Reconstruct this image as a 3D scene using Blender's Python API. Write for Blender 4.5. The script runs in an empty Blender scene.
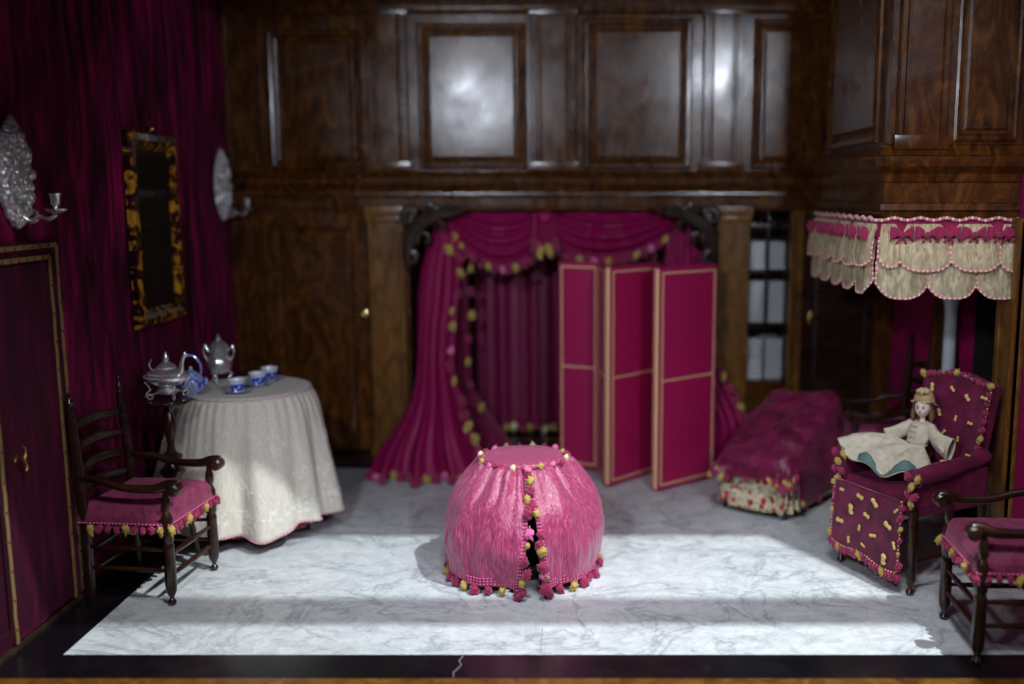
import bpy, bmesh, math, random
from mathutils import Vector, Matrix, noise
PI = math.pi
R = math.radians
V = Vector
scene = bpy.context.scene
C = scene.collection
random.seed(7)

# ------------------------------------------------------------------ camera
cam_d = bpy.data.cameras.new('camera')
cam = bpy.data.objects.new('camera', cam_d); C.objects.link(cam)
cam.location = (0, 0, 1.9)
cam.rotation_euler = (R(90 - 8.6), 0, 0)
cam_d.sensor_width = 36
cam_d.lens = 34.98
cam_d.shift_x = -0.0703
cam_d.clip_start = .05
cam_d.dof.use_dof = True
cam_d.dof.focus_distance = 4.62
cam_d.dof.aperture_fstop = 0.46
scene.camera = cam

# ------------------------------------------------------------------ world and light
world = bpy.data.worlds.new('world'); scene.world = world
world.use_nodes = True
world.node_tree.nodes['Background'].inputs[0].default_value = (0.55, 0.62, 0.85, 1)
world.node_tree.nodes['Background'].inputs[1].default_value = 0.05
scene.view_settings.view_transform = 'Standard'
scene.view_settings.look = 'None'
scene.view_settings.exposure = 0.0
scene.view_settings.gamma = 1
scene.view_settings.use_curve_mapping = False


def spot(name, loc, aim, watts, size, blend, radius, col=(1, 1, 1)):
    d = bpy.data.lights.new(name, 'SPOT')
    d.energy = watts; d.spot_size = R(size); d.spot_blend = blend
    d.shadow_soft_size = radius; d.color = col
    o = bpy.data.objects.new(name, d); C.objects.link(o)
    o.location = loc
    o.rotation_euler = (V(aim) - V(loc)).to_track_quat('-Z', 'Y').to_euler()
    return o


spot('museum_spotlight', (2.6, 2.05, 6.0), (-.3, 5.0, 0), 1950, 75, .3, .035, (.90, .97, 1))
spot('museum_spotlight', (-1.35, .8, 3.02), (.50, 6.4, 1.2), 345, 66, .8, .13, (.80, .87, 1))
spot('museum_spotlight', (1.75, .3, 3.35), (-.30, 6.4, 1.65), 310, 52, .5, .12, (.80, .87, 1))
d_ = bpy.data.lights.new('floor_fill_light', 'AREA'); d_.shape = 'DISK'; d_.size = 1.1; d_.energy = 165; d_.color = (.92, .96, 1)  # added soft fill to lift the floor, not an actual lamp of the place
o_ = bpy.data.objects.new('floor_fill_light', d_); C.objects.link(o_); o_.location = (.2, 1.4, 5.5)
o_.rotation_euler = (V((0, 5.2, 0)) - o_.location).to_track_quat('-Z', 'Y').to_euler()


# ------------------------------------------------------------------ materials
def mat(name, base, rough=.5, metal=0, **kw):
    m = bpy.data.materials.new(name); m.use_nodes = True
    b = m.node_tree.nodes['Principled BSDF']
    b.inputs['Base Color'].default_value = (*base, 1)
    b.inputs['Roughness'].default_value = rough
    b.inputs['Metallic'].default_value = metal
    for k, v in kw.items():
        b.inputs[k.replace('_', ' ')].default_value = v
    return m


def coords(m, scale=(1, 1, 1), kind='Object'):
    nt = m.node_tree
    tc = nt.nodes.new('ShaderNodeTexCoord'); mp = nt.nodes.new('ShaderNodeMapping')
    mp.inputs['Scale'].default_value = scale
    nt.links.new(tc.outputs[kind], mp.inputs[0])
    return mp.outputs[0]


def noise_n(m, vec, scale, detail=4, dist=0, rough=.5):
    n = m.node_tree.nodes.new('ShaderNodeTexNoise')
    n.inputs['Scale'].default_value = scale; n.inputs['Detail'].default_value = detail
    n.inputs['Distortion'].default_value = dist; n.inputs['Roughness'].default_value = rough
    m.node_tree.links.new(vec, n.inputs['Vector'])
    return n.outputs[0]


def ramp(m, fac, stops):
    r = m.node_tree.nodes.new('ShaderNodeValToRGB')
    e = r.color_ramp.elements
    e[0].position = stops[0][0]; e[0].color = (*stops[0][1], 1)
    e[1].position = stops[-1][0]; e[1].color = (*stops[-1][1], 1)
    for p, c in stops[1:-1]:
        x = e.new(p); x.color = (*c, 1)
    m.node_tree.links.new(fac, r.inputs[0])
    return r.outputs[0]


def to_base(m, out):
    m.node_tree.links.new(out, m.node_tree.nodes['Principled BSDF'].inputs['Base Color'])


def bump(m, h, strength=.3, dist=.01):
    b = m.node_tree.nodes.new('ShaderNodeBump')
    b.inputs['Strength'].default_value = strength; b.inputs['Distance'].default_value = dist
    m.node_tree.links.new(h, b.inputs['Height'])
    m.node_tree.links.new(b.outputs[0], m.node_tree.nodes['Principled BSDF'].inputs['Normal'])


def math_n(m, op, a, b):
    n = m.node_tree.nodes.new('ShaderNodeMath'); n.operation = op
    for i, x in enumerate((a, b)):
        if isinstance(x, (int, float)): n.inputs[i].default_value = x
        else: m.node_tree.links.new(x, n.inputs[i])
    return n.outputs[0]


def wood(name, dark, mid, light, rough=.3, sc=(3, 3, 1.2), burl=True, coat=.08):
    m = mat(name, mid, rough, 0, Coat_Weight=coat, Coat_Roughness=.18)
    m.node_tree.nodes['Principled BSDF'].inputs['Specular IOR Level'].default_value = .38
    v = coords(m, sc)
    n = noise_n(m, v, 2.6, 8, 2.2 if burl else .6, .62)
    to_base(m, ramp(m, n, [(.30, dark), (.52, mid), (.74, light)]))
    n2 = noise_n(m, coords(m, (1, 1, .6)), 22, 3, 1)
    bump(m, n2, .12, .004)
    rr = ramp(m, noise_n(m, coords(m, (1, 1, 1)), 3.5, 5, 1), [(.3, (rough - .06,) * 3), (.7, (rough + .10,) * 3)])
    m.node_tree.links.new(rr, m.node_tree.nodes['Principled BSDF'].inputs['Roughness'])
    return m


M = {}
M['walnut'] = wood('walnut_burl', (.016, .005, .0012), (.074, .024, .0045), (.165, .064, .011), .21)
M['walnut_pale'] = wood('walnut_pale', (.06, .022, .004), (.15, .062, .010), (.25, .115, .018), .30)
M['dark_wood'] = wood('dark_oak', (.010, .0035, .002), (.024, .008, .004), (.045, .016, .007), .26, (2, 2, 8), False, .3)
M['carved'] = wood('carved_wood', (.012, .007, .005), (.035, .020, .013), (.07, .045, .03), .35)
M['black'] = mat('black_marble', (.006, .0055, .007), .25)
to_base(M['black'], ramp(M['black'], noise_n(M['black'], coords(M['black']), 5, 8, 1), [(.4, (.004, .004, .006)), (.8, (.012, .010, .012))]))


def velvet(name, dark, light, sc=(5, 5, .9), sheen=.6):
    m = mat(name, light, .75, 0, Sheen_Weight=sheen * .4, Sheen_Roughness=.35, Sheen_Tint=(1, .06, .36, 1))
    m.node_tree.nodes['Principled BSDF'].inputs['Specular IOR Level'].default_value = .25
    n = noise_n(m, coords(m, sc), 2.0, 6, .5, .6)
    to_base(m, ramp(m, n, [(.38, dark), (.53, tuple(a * .7 + b * .3 for a, b in zip(dark, light))), (.68, light)]))
    bump(m, noise_n(m, coords(m, (8, 8, 2)), 6, 5), .25, .01)
    return m


M['velvet'] = velvet('crushed_velvet', (.012, .0001, .004), (.34, .002, .090))
M['door_velvet'] = velvet('door_velvet', (.022, .0005, .007), (.085, .002, .025))
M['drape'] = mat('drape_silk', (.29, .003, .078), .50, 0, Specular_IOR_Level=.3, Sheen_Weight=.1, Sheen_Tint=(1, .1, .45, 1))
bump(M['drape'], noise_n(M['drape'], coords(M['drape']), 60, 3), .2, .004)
M['drape_shaded'] = mat('alcove_cloth', (.19, .006, .055), .5, 0)  # darker version of the drape colour, alcove shade put into it
M['screen_cloth'] = mat('screen_cloth', (.42, .001, .085), .65, 0, Sheen_Weight=.05, Sheen_Tint=(1, .2, .5, 1))
bump(M['screen_cloth'], noise_n(M['screen_cloth'], coords(M['screen_cloth']), 160, 2), .2, .002)
M['silk'] = mat('pink_silk', (.62, .07, .20), .33, 0, Sheen_Weight=.25, Sheen_Tint=(1, .6, .8, 1))
m = M['silk']
n1 = noise_n(m, coords(m, (26, 26, 1.6)), 5, 4, .4)
n2 = noise_n(m, coords(m, (1, 1, 1)), 32, 3, 1.2)
to_base(m, ramp(m, n1, [(.3, (.24, .022, .078)), (.52, (.37, .044, .125)), (.74, (.56, .14, .25))]))
bump(m, math_n(m, 'ADD', n1, math_n(m, 'MULTIPLY', n2, .7)), .55, .006)
M['seat_cloth'] = mat('seat_damask', (.33, .035, .11), .55, 0, Sheen_Weight=.3, Sheen_Tint=(1, .5, .7, 1))
m = M['seat_cloth']
nn = noise_n(m, coords(m), 24, 4, 1.5)
to_base(m, ramp(m, nn, [(.35, (.17, .014, .055)), (.65, (.28, .036, .10))]))
bump(m, nn, .2, .004)
M['arm_cloth'] = mat('armchair_damask', (.22, .008, .055), .6, 0, Sheen_Weight=.15, Sheen_Tint=(1, .3, .6, 1))
bump(M['arm_cloth'], noise_n(M['arm_cloth'], coords(M['arm_cloth']), 40, 4), .35, .004)
to_base(M['arm_cloth'], ramp(M['arm_cloth'], noise_n(M['arm_cloth'], coords(M['arm_cloth']), 12, 4), [(.35, (.075, .002, .022)), (.65, (.165, .007, .050))]))
M['cover_silk'] = mat('daybed_silk', (.24, .012, .062), .42, 0, Sheen_Weight=.12, Sheen_Tint=(1, .4, .6, 1))
m = M['cover_silk']
nn = noise_n(m, coords(m), 10, 5, 1.0)
to_base(m, ramp(m, nn, [(.35, (.10, .004, .028)), (.7, (.24, .016, .075))]))
bump(m, nn, .6, .02)
M['magenta'] = mat('magenta_wool', (.30, .002, .062), .8, 0, Sheen_Weight=.3)
M['yellow'] = mat('yellow_wool', (.48, .32, .06), .8, 0, Sheen_Weight=.3)
M['cream_wool'] = mat('cream_wool', (.78, .70, .40), .85)
M['pink_wool'] = mat('pink_wool', (.75, .16, .38), .8)
M['gold'] = mat('gold_braid', (.86, .61, .30), .5, .1)
bump(M['gold'], noise_n(M['gold'], coords(M['gold']), 90, 2), .5, .004)
M['braid_dark'] = mat('braid_thread', (.18, .03, .05), .7)
M['old_gold'] = mat('old_gold_braid', (.30, .20, .07), .55, .2)
M['brass'] = mat('brass', (.85, .62, .22), .22, 1)
M['silver'] = mat('silver', (.92, .92, .91), .24, .85)
M['chased'] = mat('chased_silver', (.80, .80, .79), .36, .65)
vo = M['chased'].node_tree.nodes.new('ShaderNodeTexVoronoi'); vo.inputs['Scale'].default_value = 48
M['chased'].node_tree.links.new(coords(M['chased']), vo.inputs['Vector'])
bump(M['chased'], vo.outputs[0], .9, .012)
M['linen'] = mat('linen', (.68, .64, .56), .8, 0, Sheen_Weight=.15)
m = M['linen']
nn = noise_n(m, coords(m, (60, 60, 3)), 3, 4)
bump(m, nn, .35, .004)
to_base(m, ramp(m, nn, [(.3, (.56, .50, .42)), (.6, (.72, .66, .56))]))
M['white_thread'] = mat('white_thread', (.86, .84, .78), .7)
M['porcelain'] = mat('porcelain', (.80, .84, .90), .12, 0, Coat_Weight=.5)
m = M['porcelain']
vv = coords(m)
nb = noise_n(m, vv, 24, 3, 1.5)
sep = m.node_tree.nodes.new('ShaderNodeSeparateXYZ')
tcg = m.node_tree.nodes.new('ShaderNodeTexCoord')
m.node_tree.links.new(tcg.outputs['Generated'], sep.inputs[0])
band = ramp(m, sep.outputs[2], [(.0, (1, 1, 1)), (.62, (1, 1, 1)), (.70, (0, 0, 0))])
fac = math_n(m, 'MULTIPLY', math_n(m, 'GREATER_THAN', nb, .42), band)
to_base(m, ramp(m, fac, [(.2, (.74, .80, .90)), (.6, (.035, .07, .62))]))
M['blue_glaze'] = mat('blue_glaze', (.05, .09, .60), .12, 0, Coat_Weight=.5)
m = M['blue_glaze']
to_base(m, ramp(m, noise_n(m, coords(m), 26, 3, 1.5), [(.40, (.045, .08, .60)), (.60, (.50, .60, .86))]))
M['saucer'] = mat('saucer_glaze', (.62, .68, .82), .12, 0, Coat_Weight=.5)
m = M['saucer']
to_base(m, ramp(m, noise_n(m, coords(m), 22, 3, 1.5), [(.45, (.12, .18, .55)), (.55, (.66, .72, .84))]))
M['skin'] = mat('bisque_skin', (.72, .58, .50), .5, 0, Subsurface_Weight=.1)
M['eye'] = mat('eye_dark', (.03, .03, .05), .2)
M['lip'] = mat('lip_red', (.42, .08, .07), .5)
M['hair'] = mat('doll_hair', (.16, .08, .035), .6)
bump(M['hair'], noise_n(M['hair'], coords(M['hair'], (1, 1, .3)), 120, 3), .6, .004)
M['dress'] = mat('dress_cotton', (.60, .53, .40), .8, 0, Sheen_Weight=.15)
m = M['dress']
nn = noise_n(m, coords(m), 30, 5)
to_base(m, ramp(m, nn, [(.3, (.48, .41, .30)), (.6, (.63, .57, .44))]))
bump(m, noise_n(m, coords(m, (80, 80, 80)), 3, 2), .25, .002)
M['bonnet'] = mat('bonnet_straw', (.42, .28, .13), .8)
bump(M['bonnet'], noise_n(M['bonnet'], coords(M['bonnet']), 60, 4), .6, .005)
M['teal'] = mat('teal_lining', (.10, .19, .17), .7)
M['glass_dark'] = mat('mirror_glass', (.045, .05, .042), .10, .85)
M['tortoise'] = mat('tortoiseshell', (.3, .12, .01), .18, 0, Coat_Weight=.6)
m = M['tortoise']
to_base(m, ramp(m, noise_n(m, coords(m), 13, 3, 1.2), [(.44, (.010, .004, .002)), (.52, (.12, .042, .004)), (.62, (.55, .26, .02))]))
M['dark'] = mat('firebox_black', (.006, .005, .005), .9)  # even near-black for the firebox lining
M['grey_marble'] = mat('pale_marble', (.50, .54, .56), .25)
M['sheet'] = mat('folded_sheet', (.60, .63, .63), .8)
M['floral'] = mat('floral_chintz', (.62, .52, .34), .75)
m = M['floral']
v1 = m.node_tree.nodes.new('ShaderNodeTexVoronoi'); v1.inputs['Scale'].default_value = 19
m.node_tree.links.new(coords(m), v1.inputs['Vector'])
v2 = noise_n(m, coords(m), 26, 3, 2)
r1 = ramp(m, v1.outputs[0], [(.30, (.42, .02, .05)), (.40, (.62, .52, .34))])
r2 = ramp(m, v2, [(.38, (.14, .12, .06)), (.45, (1, 1, 1))])
mx = m.node_tree.nodes.new('ShaderNodeMix'); mx.data_type = 'RGBA'; mx.blend_type = 'MULTIPLY'
mx.inputs[0].default_value = 1
m.node_tree.links.new(r1, mx.inputs[6]); m.node_tree.links.new(r2, mx.inputs[7])
to_base(m, mx.outputs[2])


def gauze(name, col, alpha):
    m = mat(name, col, .8)
    nt = m.node_tree
    out = nt.nodes['Material Output']; b = nt.nodes['Principled BSDF']
    tr = nt.nodes.new('ShaderNodeBsdfTransparent'); tl = nt.nodes.new('ShaderNodeBsdfTranslucent')
    tl.inputs[0].default_value = (*col, 1)
    a = nt.nodes.new('ShaderNodeMixShader'); a.inputs[0].default_value = .3
    nt.links.new(b.outputs[0], a.inputs[1]); nt.links.new(tl.outputs[0], a.inputs[2])
    x = nt.nodes.new('ShaderNodeMixShader')
    n = noise_n(m, coords(m, (26, 26, 7)), 2.4, 4, .5)
    f = ramp(m, n, [(.35, (alpha - .22,) * 3), (.65, (alpha + .15,) * 3)])
    nt.links.new(f, x.inputs[0])
    nt.links.new(tr.outputs[0], x.inputs[1]); nt.links.new(a.outputs[0], x.inputs[2])
    nt.links.new(x.outputs[0], out.inputs[0])
    to_base(m, ramp(m, n, [(.35, tuple(c * .82 for c in col)), (.6, col)]))
    return m


M['gauze'] = gauze('cream_gauze', (.78, .66, .42), .84)
# marble
m = M['marble'] = mat('white_marble', (.62, .66, .68), .34)
v = coords(m, (1, 1.25, 1))
w1 = noise_n(m, v, 1.5, 10, 1.2, .62)
w2 = noise_n(m, v, 3.2, 12, 2.2, .68)
w3 = noise_n(m, v, 9, 6, .6, .6)
# thin veins where the noise crosses its middle
d1 = math_n(m, 'ABSOLUTE', math_n(m, 'SUBTRACT', w2, .5), 0)
d2 = math_n(m, 'ABSOLUTE', math_n(m, 'SUBTRACT', w1, .52), 0)
veins = math_n(m, 'MULTIPLY', math_n(m, 'LESS_THAN', 0, 1), math_n(m, 'MULTIPLY', d1, 16))
c1 = ramp(m, veins, [(0, (.55, .57, .59)), (.30, (.69, .72, .73)), (.8, (.73, .76, .77))])
c2 = ramp(m, math_n(m, 'MULTIPLY', d2, 14), [(0, (.62, .63, .66)), (.20, (.91, .92, .93)), (.5, (1, 1, 1))])
c3 = ramp(m, w3, [(.36, (.80, .81, .83)), (.62, (1, 1, 1))])
c4 = ramp(m, noise_n(m, v, 2.3, 6, .4, .7), [(.62, (1, 1, 1)), (.72, (.66, .63, .62))])
last = c1
for cc in (c2, c3, c4):
    mx = m.node_tree.nodes.new('ShaderNodeMix'); mx.data_type = 'RGBA'; mx.blend_type = 'MULTIPLY'
    mx.inputs[0].default_value = 1
    m.node_tree.links.new(last, mx.inputs[6]); m.node_tree.links.new(cc, mx.inputs[7])
    last = mx.outputs[2]
to_base(m, last)


# ------------------------------------------------------------------ mesh helpers
def link(name, bm, mats, parent=None, smooth=True, angle=38, loc=None, sub=0, solid=0):
    me = bpy.data.meshes.new(name)
    bmesh.ops.recalc_face_normals(bm, faces=bm.faces[:])
    bm.to_mesh(me); bm.free()
    for x in (mats if isinstance(mats, (list, tuple)) else [mats]):
        me.materials.append(M[x] if isinstance(x, str) else x)
    if smooth:
        me.shade_smooth()
        me.set_sharp_from_angle(angle=R(angle))
    o = bpy.data.objects.new(name, me); C.objects.link(o)
    if parent is not None: o.parent = parent
    if loc is not None: o.location = loc
    if solid:
        md = o.modifiers.new('thickness', 'SOLIDIFY'); md.thickness = solid; md.offset = 0
    if sub:
        md = o.modifiers.new('smooth', 'SUBSURF'); md.levels = sub; md.render_levels = sub
    return o


def thing(name, label, cat, loc=(0, 0, 0), rz=0, group=None):
    o = bpy.data.objects.new(name, None); C.objects.link(o)
    o.empty_display_size = .1
    o.location = loc; o.rotation_euler = (0, 0, rz)
    return tag(o, label, cat, group)


def tag(o, label, cat, group=None):
    o['label'] = label; o['category'] = cat
    if group: o['group'] = group
    return o


def struct(o):
    o['kind'] = 'structure'
    return o


def copy_tree(o, parent=None):
    c = o.copy(); C.objects.link(c)
    if parent is not None: c.parent = parent
    for ch in list(o.children): copy_tree(ch, c)
    return c


def box(bm, x0, x1, y0, y1, z0, z1, bev=0, mi=0, mtx=None):
    r = bmesh.ops.create_cube(bm, size=1)
    vs = r['verts']
    for v in vs:
        v.co = V(((x0 + x1) / 2 + v.co.x * (x1 - x0), (y0 + y1) / 2 + v.co.y * (y1 - y0), (z0 + z1) / 2 + v.co.z * (z1 - z0)))
    if bev:
        es = list({e for v in vs for e in v.link_edges})
        rr = bmesh.ops.bevel(bm, geom=es, offset=bev, segments=2, affect='EDGES', profile=.7)
        vs = list({v for f in rr['faces'] for v in f.verts} | {v for v in vs if v.is_valid})
    fs = {f for v in vs for f in v.link_faces}
    for f in fs: f.material_index = mi
    if mtx is not None:
        for v in vs: v.co = mtx @ v.co
    return vs


def lathe(bm, prof, seg=20, at=(0, 0, 0), mtx=None, mi=0, fn=None):
    rings = []
    at = V(at)
    for r, z in prof:
        if r < 1e-5:
            p = V((0, 0, z))
            rings.append([bm.verts.new((mtx @ p if mtx else p) + at)])
        else:
            ring = []
            for k in range(seg):
                a = 2 * PI * k / seg
                rr = r * (fn(a, z) if fn else 1)
                p = V((rr * math.cos(a), rr * math.sin(a), z))
                ring.append(bm.verts.new((mtx @ p if mtx else p) + at))
            rings.append(ring)
    skin(bm, rings, mi)
    for e, ring in ((0, rings[0]), (1, rings[-1])):
        if len(ring) > 2:
            bm.faces.new(ring if e else ring[::-1]).material_index = mi


def skin(bm, rings, mi=0, closed=True):
    for a, b in zip(rings, rings[1:]):
        if len(a) == 1 and len(b) == 1: continue
        n = max(len(a), len(b))
        for k in range(n if closed else n - 1):
            k2 = (k + 1) % n
            if len(a) == 1: f = (a[0], b[k2], b[k])
            elif len(b) == 1: f = (a[k], a[k2], b[0])
            else: f = (a[k], a[k2], b[k2], b[k])
            bm.faces.new(f).material_index = mi


def tube(bm, pts, rads, seg=8, mi=0, flat=1.0):
    pts = [V(p) for p in pts]
    if isinstance(rads, (int, float)): rads = [rads] * len(pts)
    rings = []
    t0 = (pts[1] - pts[0]).normalized()
    up = V((0, 0, 1)) if abs(t0.z) < .9 else V((1, 0, 0))
    nrm = (up - t0 * up.dot(t0)).normalized()
    for i, p in enumerate(pts):
        t = (pts[min(i + 1, len(pts) - 1)] - pts[max(i - 1, 0)]).normalized()
        nrm = (nrm - t * nrm.dot(t)).normalized()
        b = t.cross(nrm)
        rings.append([bm.verts.new(p + (nrm * math.cos(2 * PI * k / seg) * flat + b * math.sin(2 * PI * k / seg)) * rads[i]) for k in range(seg)])
    skin(bm, rings, mi)
    bm.faces.new(rings[0][::-1]).material_index = mi
    bm.faces.new(rings[-1]).material_index = mi


def bez(ctrl, n):
    """Catmull-Rom through control points (any dimension tuples)"""
    P = [V(c) for c in ctrl]
    out = []
    m_ = len(P) - 1
    for i in range(n):
        t = i / (n - 1) * m_
        k = min(int(t), m_ - 1); u = t - k
        p0 = P[max(k - 1, 0)]; p1 = P[k]; p2 = P[k + 1]; p3 = P[min(k + 2, m_)]
        out.append(.5 * ((2 * p1) + (p2 - p0) * u + (2 * p0 - 5 * p1 + 4 * p2 - p3) * u * u + (3 * p1 - p0 - 3 * p2 + p3) * u ** 3))
    return out


def grid(bm, f, nu, nv, closed=False, mi=0):
    rows = []
    for j in range(nv + 1):
        rows.append([bm.verts.new(f(i / nu, j / nv)) for i in range(nu if closed else nu + 1)])
    skin(bm, rows, mi, closed)
    return rows


def sweep(bm, path, prof, mi=0):
    """architectural moulding: path of (x,y), prof of (out,z); out is to the right-hand side of the path"""
    n = len(path); P = [V(p) for p in path]
    offs = []
    for i in range(n):
        ns = []
        if i > 0:
            d = (P[i] - P[i - 1]).normalized(); ns.append(V((d.y, -d.x)))
        if i < n - 1:
            d = (P[i + 1] - P[i]).normalized(); ns.append(V((d.y, -d.x)))
        if len(ns) == 2:
            s = ns[0] + ns[1]; offs.append(s / (1 + ns[0].dot(ns[1])))
        else: offs.append(ns[0])
    rings = [[bm.verts.new((P[i].x + offs[i].x * o, P[i].y + offs[i].y * o, z)) for (o, z) in prof] for i in range(n)]
    skin(bm, rings, mi, closed=False)
    return rings


def panel(bm, mp, u0, u1, v0, v1, prof, mi=0, mi_last=None):
    """nested rectangles; prof of (inset,height); mp(u,v,h)->point"""
    rings = []
    for ins, h in prof:
        rings.append([bm.verts.new(mp(u, v, h)) for u, v in ((u0 + ins, v0 + ins), (u1 - ins, v0 + ins), (u1 - ins, v1 - ins), (u0 + ins, v1 - ins))])
    skin(bm, rings, mi)
    bm.faces.new(rings[-1]).material_index = mi if mi_last is None else mi_last


def blob(bm, c, r, sub=1, mi=0, sc=(1, 1, 1), jit=0, seed=0):
    res = bmesh.ops.create_icosphere(bm, subdivisions=sub, radius=1)
    for v in res['verts']:
        k = 1 + (noise.noise(v.co * 2.3 + V((seed, 0, 0))) * jit if jit else 0)
        v.co = V((v.co.x * r * sc[0] * k, v.co.y * r * sc[1] * k, v.co.z * r * sc[2] * k)) + V(c)
    for f in {f for v in res['verts'] for f in v.link_faces}: f.material_index = mi
    return res['verts']


def beads(bm, pts, r, step, nm=2, sub=1):
    """alternating beads of nm materials along a polyline"""
    pts = [V(p) for p in pts]
    acc = 0; k = 0
    for a, b in zip(pts, pts[1:]):
        L = (b - a).length
        while acc <= L and L > 0:
            blob(bm, a + (b - a) * (acc / L), r, sub, k % nm)
            k += 1; acc += step
        acc -= L


def ribbon(bm, pts, w, th, nrm, mi=0):
    """flat strip along pts with face normal nrm"""
    nrm = V(nrm).normalized(); pts = [V(p) for p in pts]
    rings = []
    for i, p in enumerate(pts):
        t = (pts[min(i + 1, len(pts) - 1)] - pts[max(i - 1, 0)]).normalized()
        s = nrm.cross(t).normalized() * w / 2
        rings.append([bm.verts.new(p + s), bm.verts.new(p - s), bm.verts.new(p - s + nrm * th), bm.verts.new(p + s + nrm * th)])
    skin(bm, rings, mi)
    bm.faces.new(rings[0]).material_index = mi; bm.faces.new(rings[-1]).material_index = mi


# pompom meshes, shared by every fringe
POM = {}
for key, mt, sd in (('y', 'yellow', 1), ('y2', 'yellow', 5), ('m', 'magenta', 2), ('m2', 'magenta', 9), ('c', 'cream_wool', 3), ('p', 'pink_wool', 4)):
    bm = bmesh.new()
    blob(bm, (0, 0, 0), 1, 3, 0, (1, .85, 1), .75, sd * 3.3)
    for v in bm.verts:
        v.co *= 1 + .26 * noise.noise(v.co * 5 + V((sd, 0, 0)))
        if v.co.z < 0: v.co.z *= 1.25
    tube(bm, [(0, 0, .7), (0, 0, 1.5)], [.22, .12], 6)
    me = bpy.data.meshes.new('pompom_' + mt); bm.to_mesh(me); bm.free(); me.materials.append(M[mt]); me.shade_smooth()
    POM[key] = me


def pom(parent, p, r, key, sz=1.15, name='pompom'):
    o = bpy.data.objects.new(name, POM[key]); C.objects.link(o)
    o.parent = parent; o.location = p
    o.scale = (r, r, r * sz)
    o.rotation_euler = (random.uniform(-.5, .5), random.uniform(-.5, .5), random.uniform(0, 6))
    return o


XL, XR, YB = -2.39, 2.12, 6.78      # inner faces: left wall, right wall, back wall
CEIL = 3.2
YF = 3.885                          # front edge of the white marble
# ================================================================== SETTING
bm = bmesh.new()
box(bm, -2.16, XR, YF, YB + .02, -.06, 0)
floor = struct(link('floor', bm, 'marble', smooth=False))
bm = bmesh.new()
box(bm, -.1835, -.1805, YF + .01, 4.14, -.01, .0012)
box(bm, -2.1, XR - .02, 5.372, 5.376, -.01, .0008)
link('slab_joint', bm, mat('joint_grey', (.30, .31, .33), .7), floor, smooth=False)
bm = bmesh.new()
box(bm, XL, -2.16, 3.68, YB + .02, -.06, .001)
box(bm, -2.16, XR + .4, 3.68, YF, -.06, .001)
border = struct(link('trim_1', bm, 'black', smooth=False))
bm = bmesh.new()
tube(bm, [(-.50, 3.87, .0012), (-.512, 3.83, .0012), (-.498, 3.80, .0012), (-.505, 3.77, .0012), (-.522, 3.73, .0012), (-.515, 3.69, .0012)], .0018, 5)
link('stone_crack', bm, mat('crack_grey', (.30, .30, .33), .7), border)
bm = bmesh.new()
box(bm, XL - .2, XR + .5, 3.50, 3.68, -.10, .004, .006)
struct(link('trim_2', bm, 'walnut_pale', smooth=False))
bm = bmesh.new()
box(bm, XL - .1, XR + .1, 3.58, 7.6, CEIL, CEIL + .08)
struct(link('ceiling', bm, 'dark_wood', smooth=False))

# left wall: crushed velvet hanging, gently puckered
bm = bmesh.new()
def lw(u, v):
    y = 3.6 + u * (YB - 3.6 + .02); z = v * CEIL
    d = .010 * noise.noise(V((y * 3.0, z * .55, 1.3))) + .006 * noise.noise(V((y * 9, z * 1.2, 4.1))) + .004 * noise.noise(V((y * 4 + z * 1.5, z * 4, 9.1)))
    return V((XL + d - .006, y, z))
grid(bm, lw, 190, 110)
rows = [bm.verts.new(c) for c in ((XL - .1, 3.6, 0), (XL - .1, YB, 0), (XL - .1, YB, CEIL), (XL - .1, 3.6, CEIL))]
bm.faces.new(rows)
wl = struct(link('wall_left', bm, 'velvet'))
bm = bmesh.new(); box(bm, XL - .04, XL + .03, 3.6, YB, 0, .022, .004)
struct(link('baseboard_left', bm, 'carved'))

# right wall with the fireplace opening; unseen front stretch added to block the high spotlight
bm = bmesh.new()
for b in ((XR, XR + .1, 2.60, 4.95, 0, CEIL), (XR, XR + .1, 5.60, YB + .1, 0, CEIL), (XR, XR + .1, 4.95, 5.60, 1.42, CEIL)): box(bm, *b)
struct(link('wall_right', bm, 'drape', smooth=False))

# back wall boards with openings for the alcove and the linen cupboard
AX0, AX1, AZ = -1.19, .89, 1.80
bm = bmesh.new()
for b in ((XL - .1, AX0, 0, CEIL), (AX0, AX1, AZ, CEIL), (AX1, 1.127, 0, CEIL), (1.127, 1.395, 0, .60), (1.127, 1.395, 1.77, CEIL), (1.395, XR + .1, 0, CEIL)):
    box(bm, b[0], b[1], YB, YB + .06, b[2], b[3])
wb = struct(link('wall_back', bm, 'walnut', smooth=False))
W = lambda u, v, h: V((u, YB - h, v))
RP = [(0, 0), (0, .022), (.012, .030), (.032, .026), (.046, .008), (.058, .002), (.066, .004), (.085, .016)]
RP2 = [(0, 0), (0, .012), (.012, .018), (.024, .014), (.036, .002), (.050, .002), (.062, .010)]
nt_ = [2]
def trim(bm, m_, **k):
    nt_[0] += 1
    return struct(link('trim_%d' % nt_[0], bm, m_, **k))
# upper tier panels
for (x0, x1, z0, z1) in ((-2.09, -1.47, 2.05, 2.95), (-1.10, -.385, 2.05, 2.99), (-.005, .715, 2.05, 3.02), (1.12, 1.74, 2.05, 3.02)):
    bm = bmesh.new(); panel(bm, W, x0, x1, z0, z1, RP); trim(bm, 'walnut', angle=12)
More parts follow.
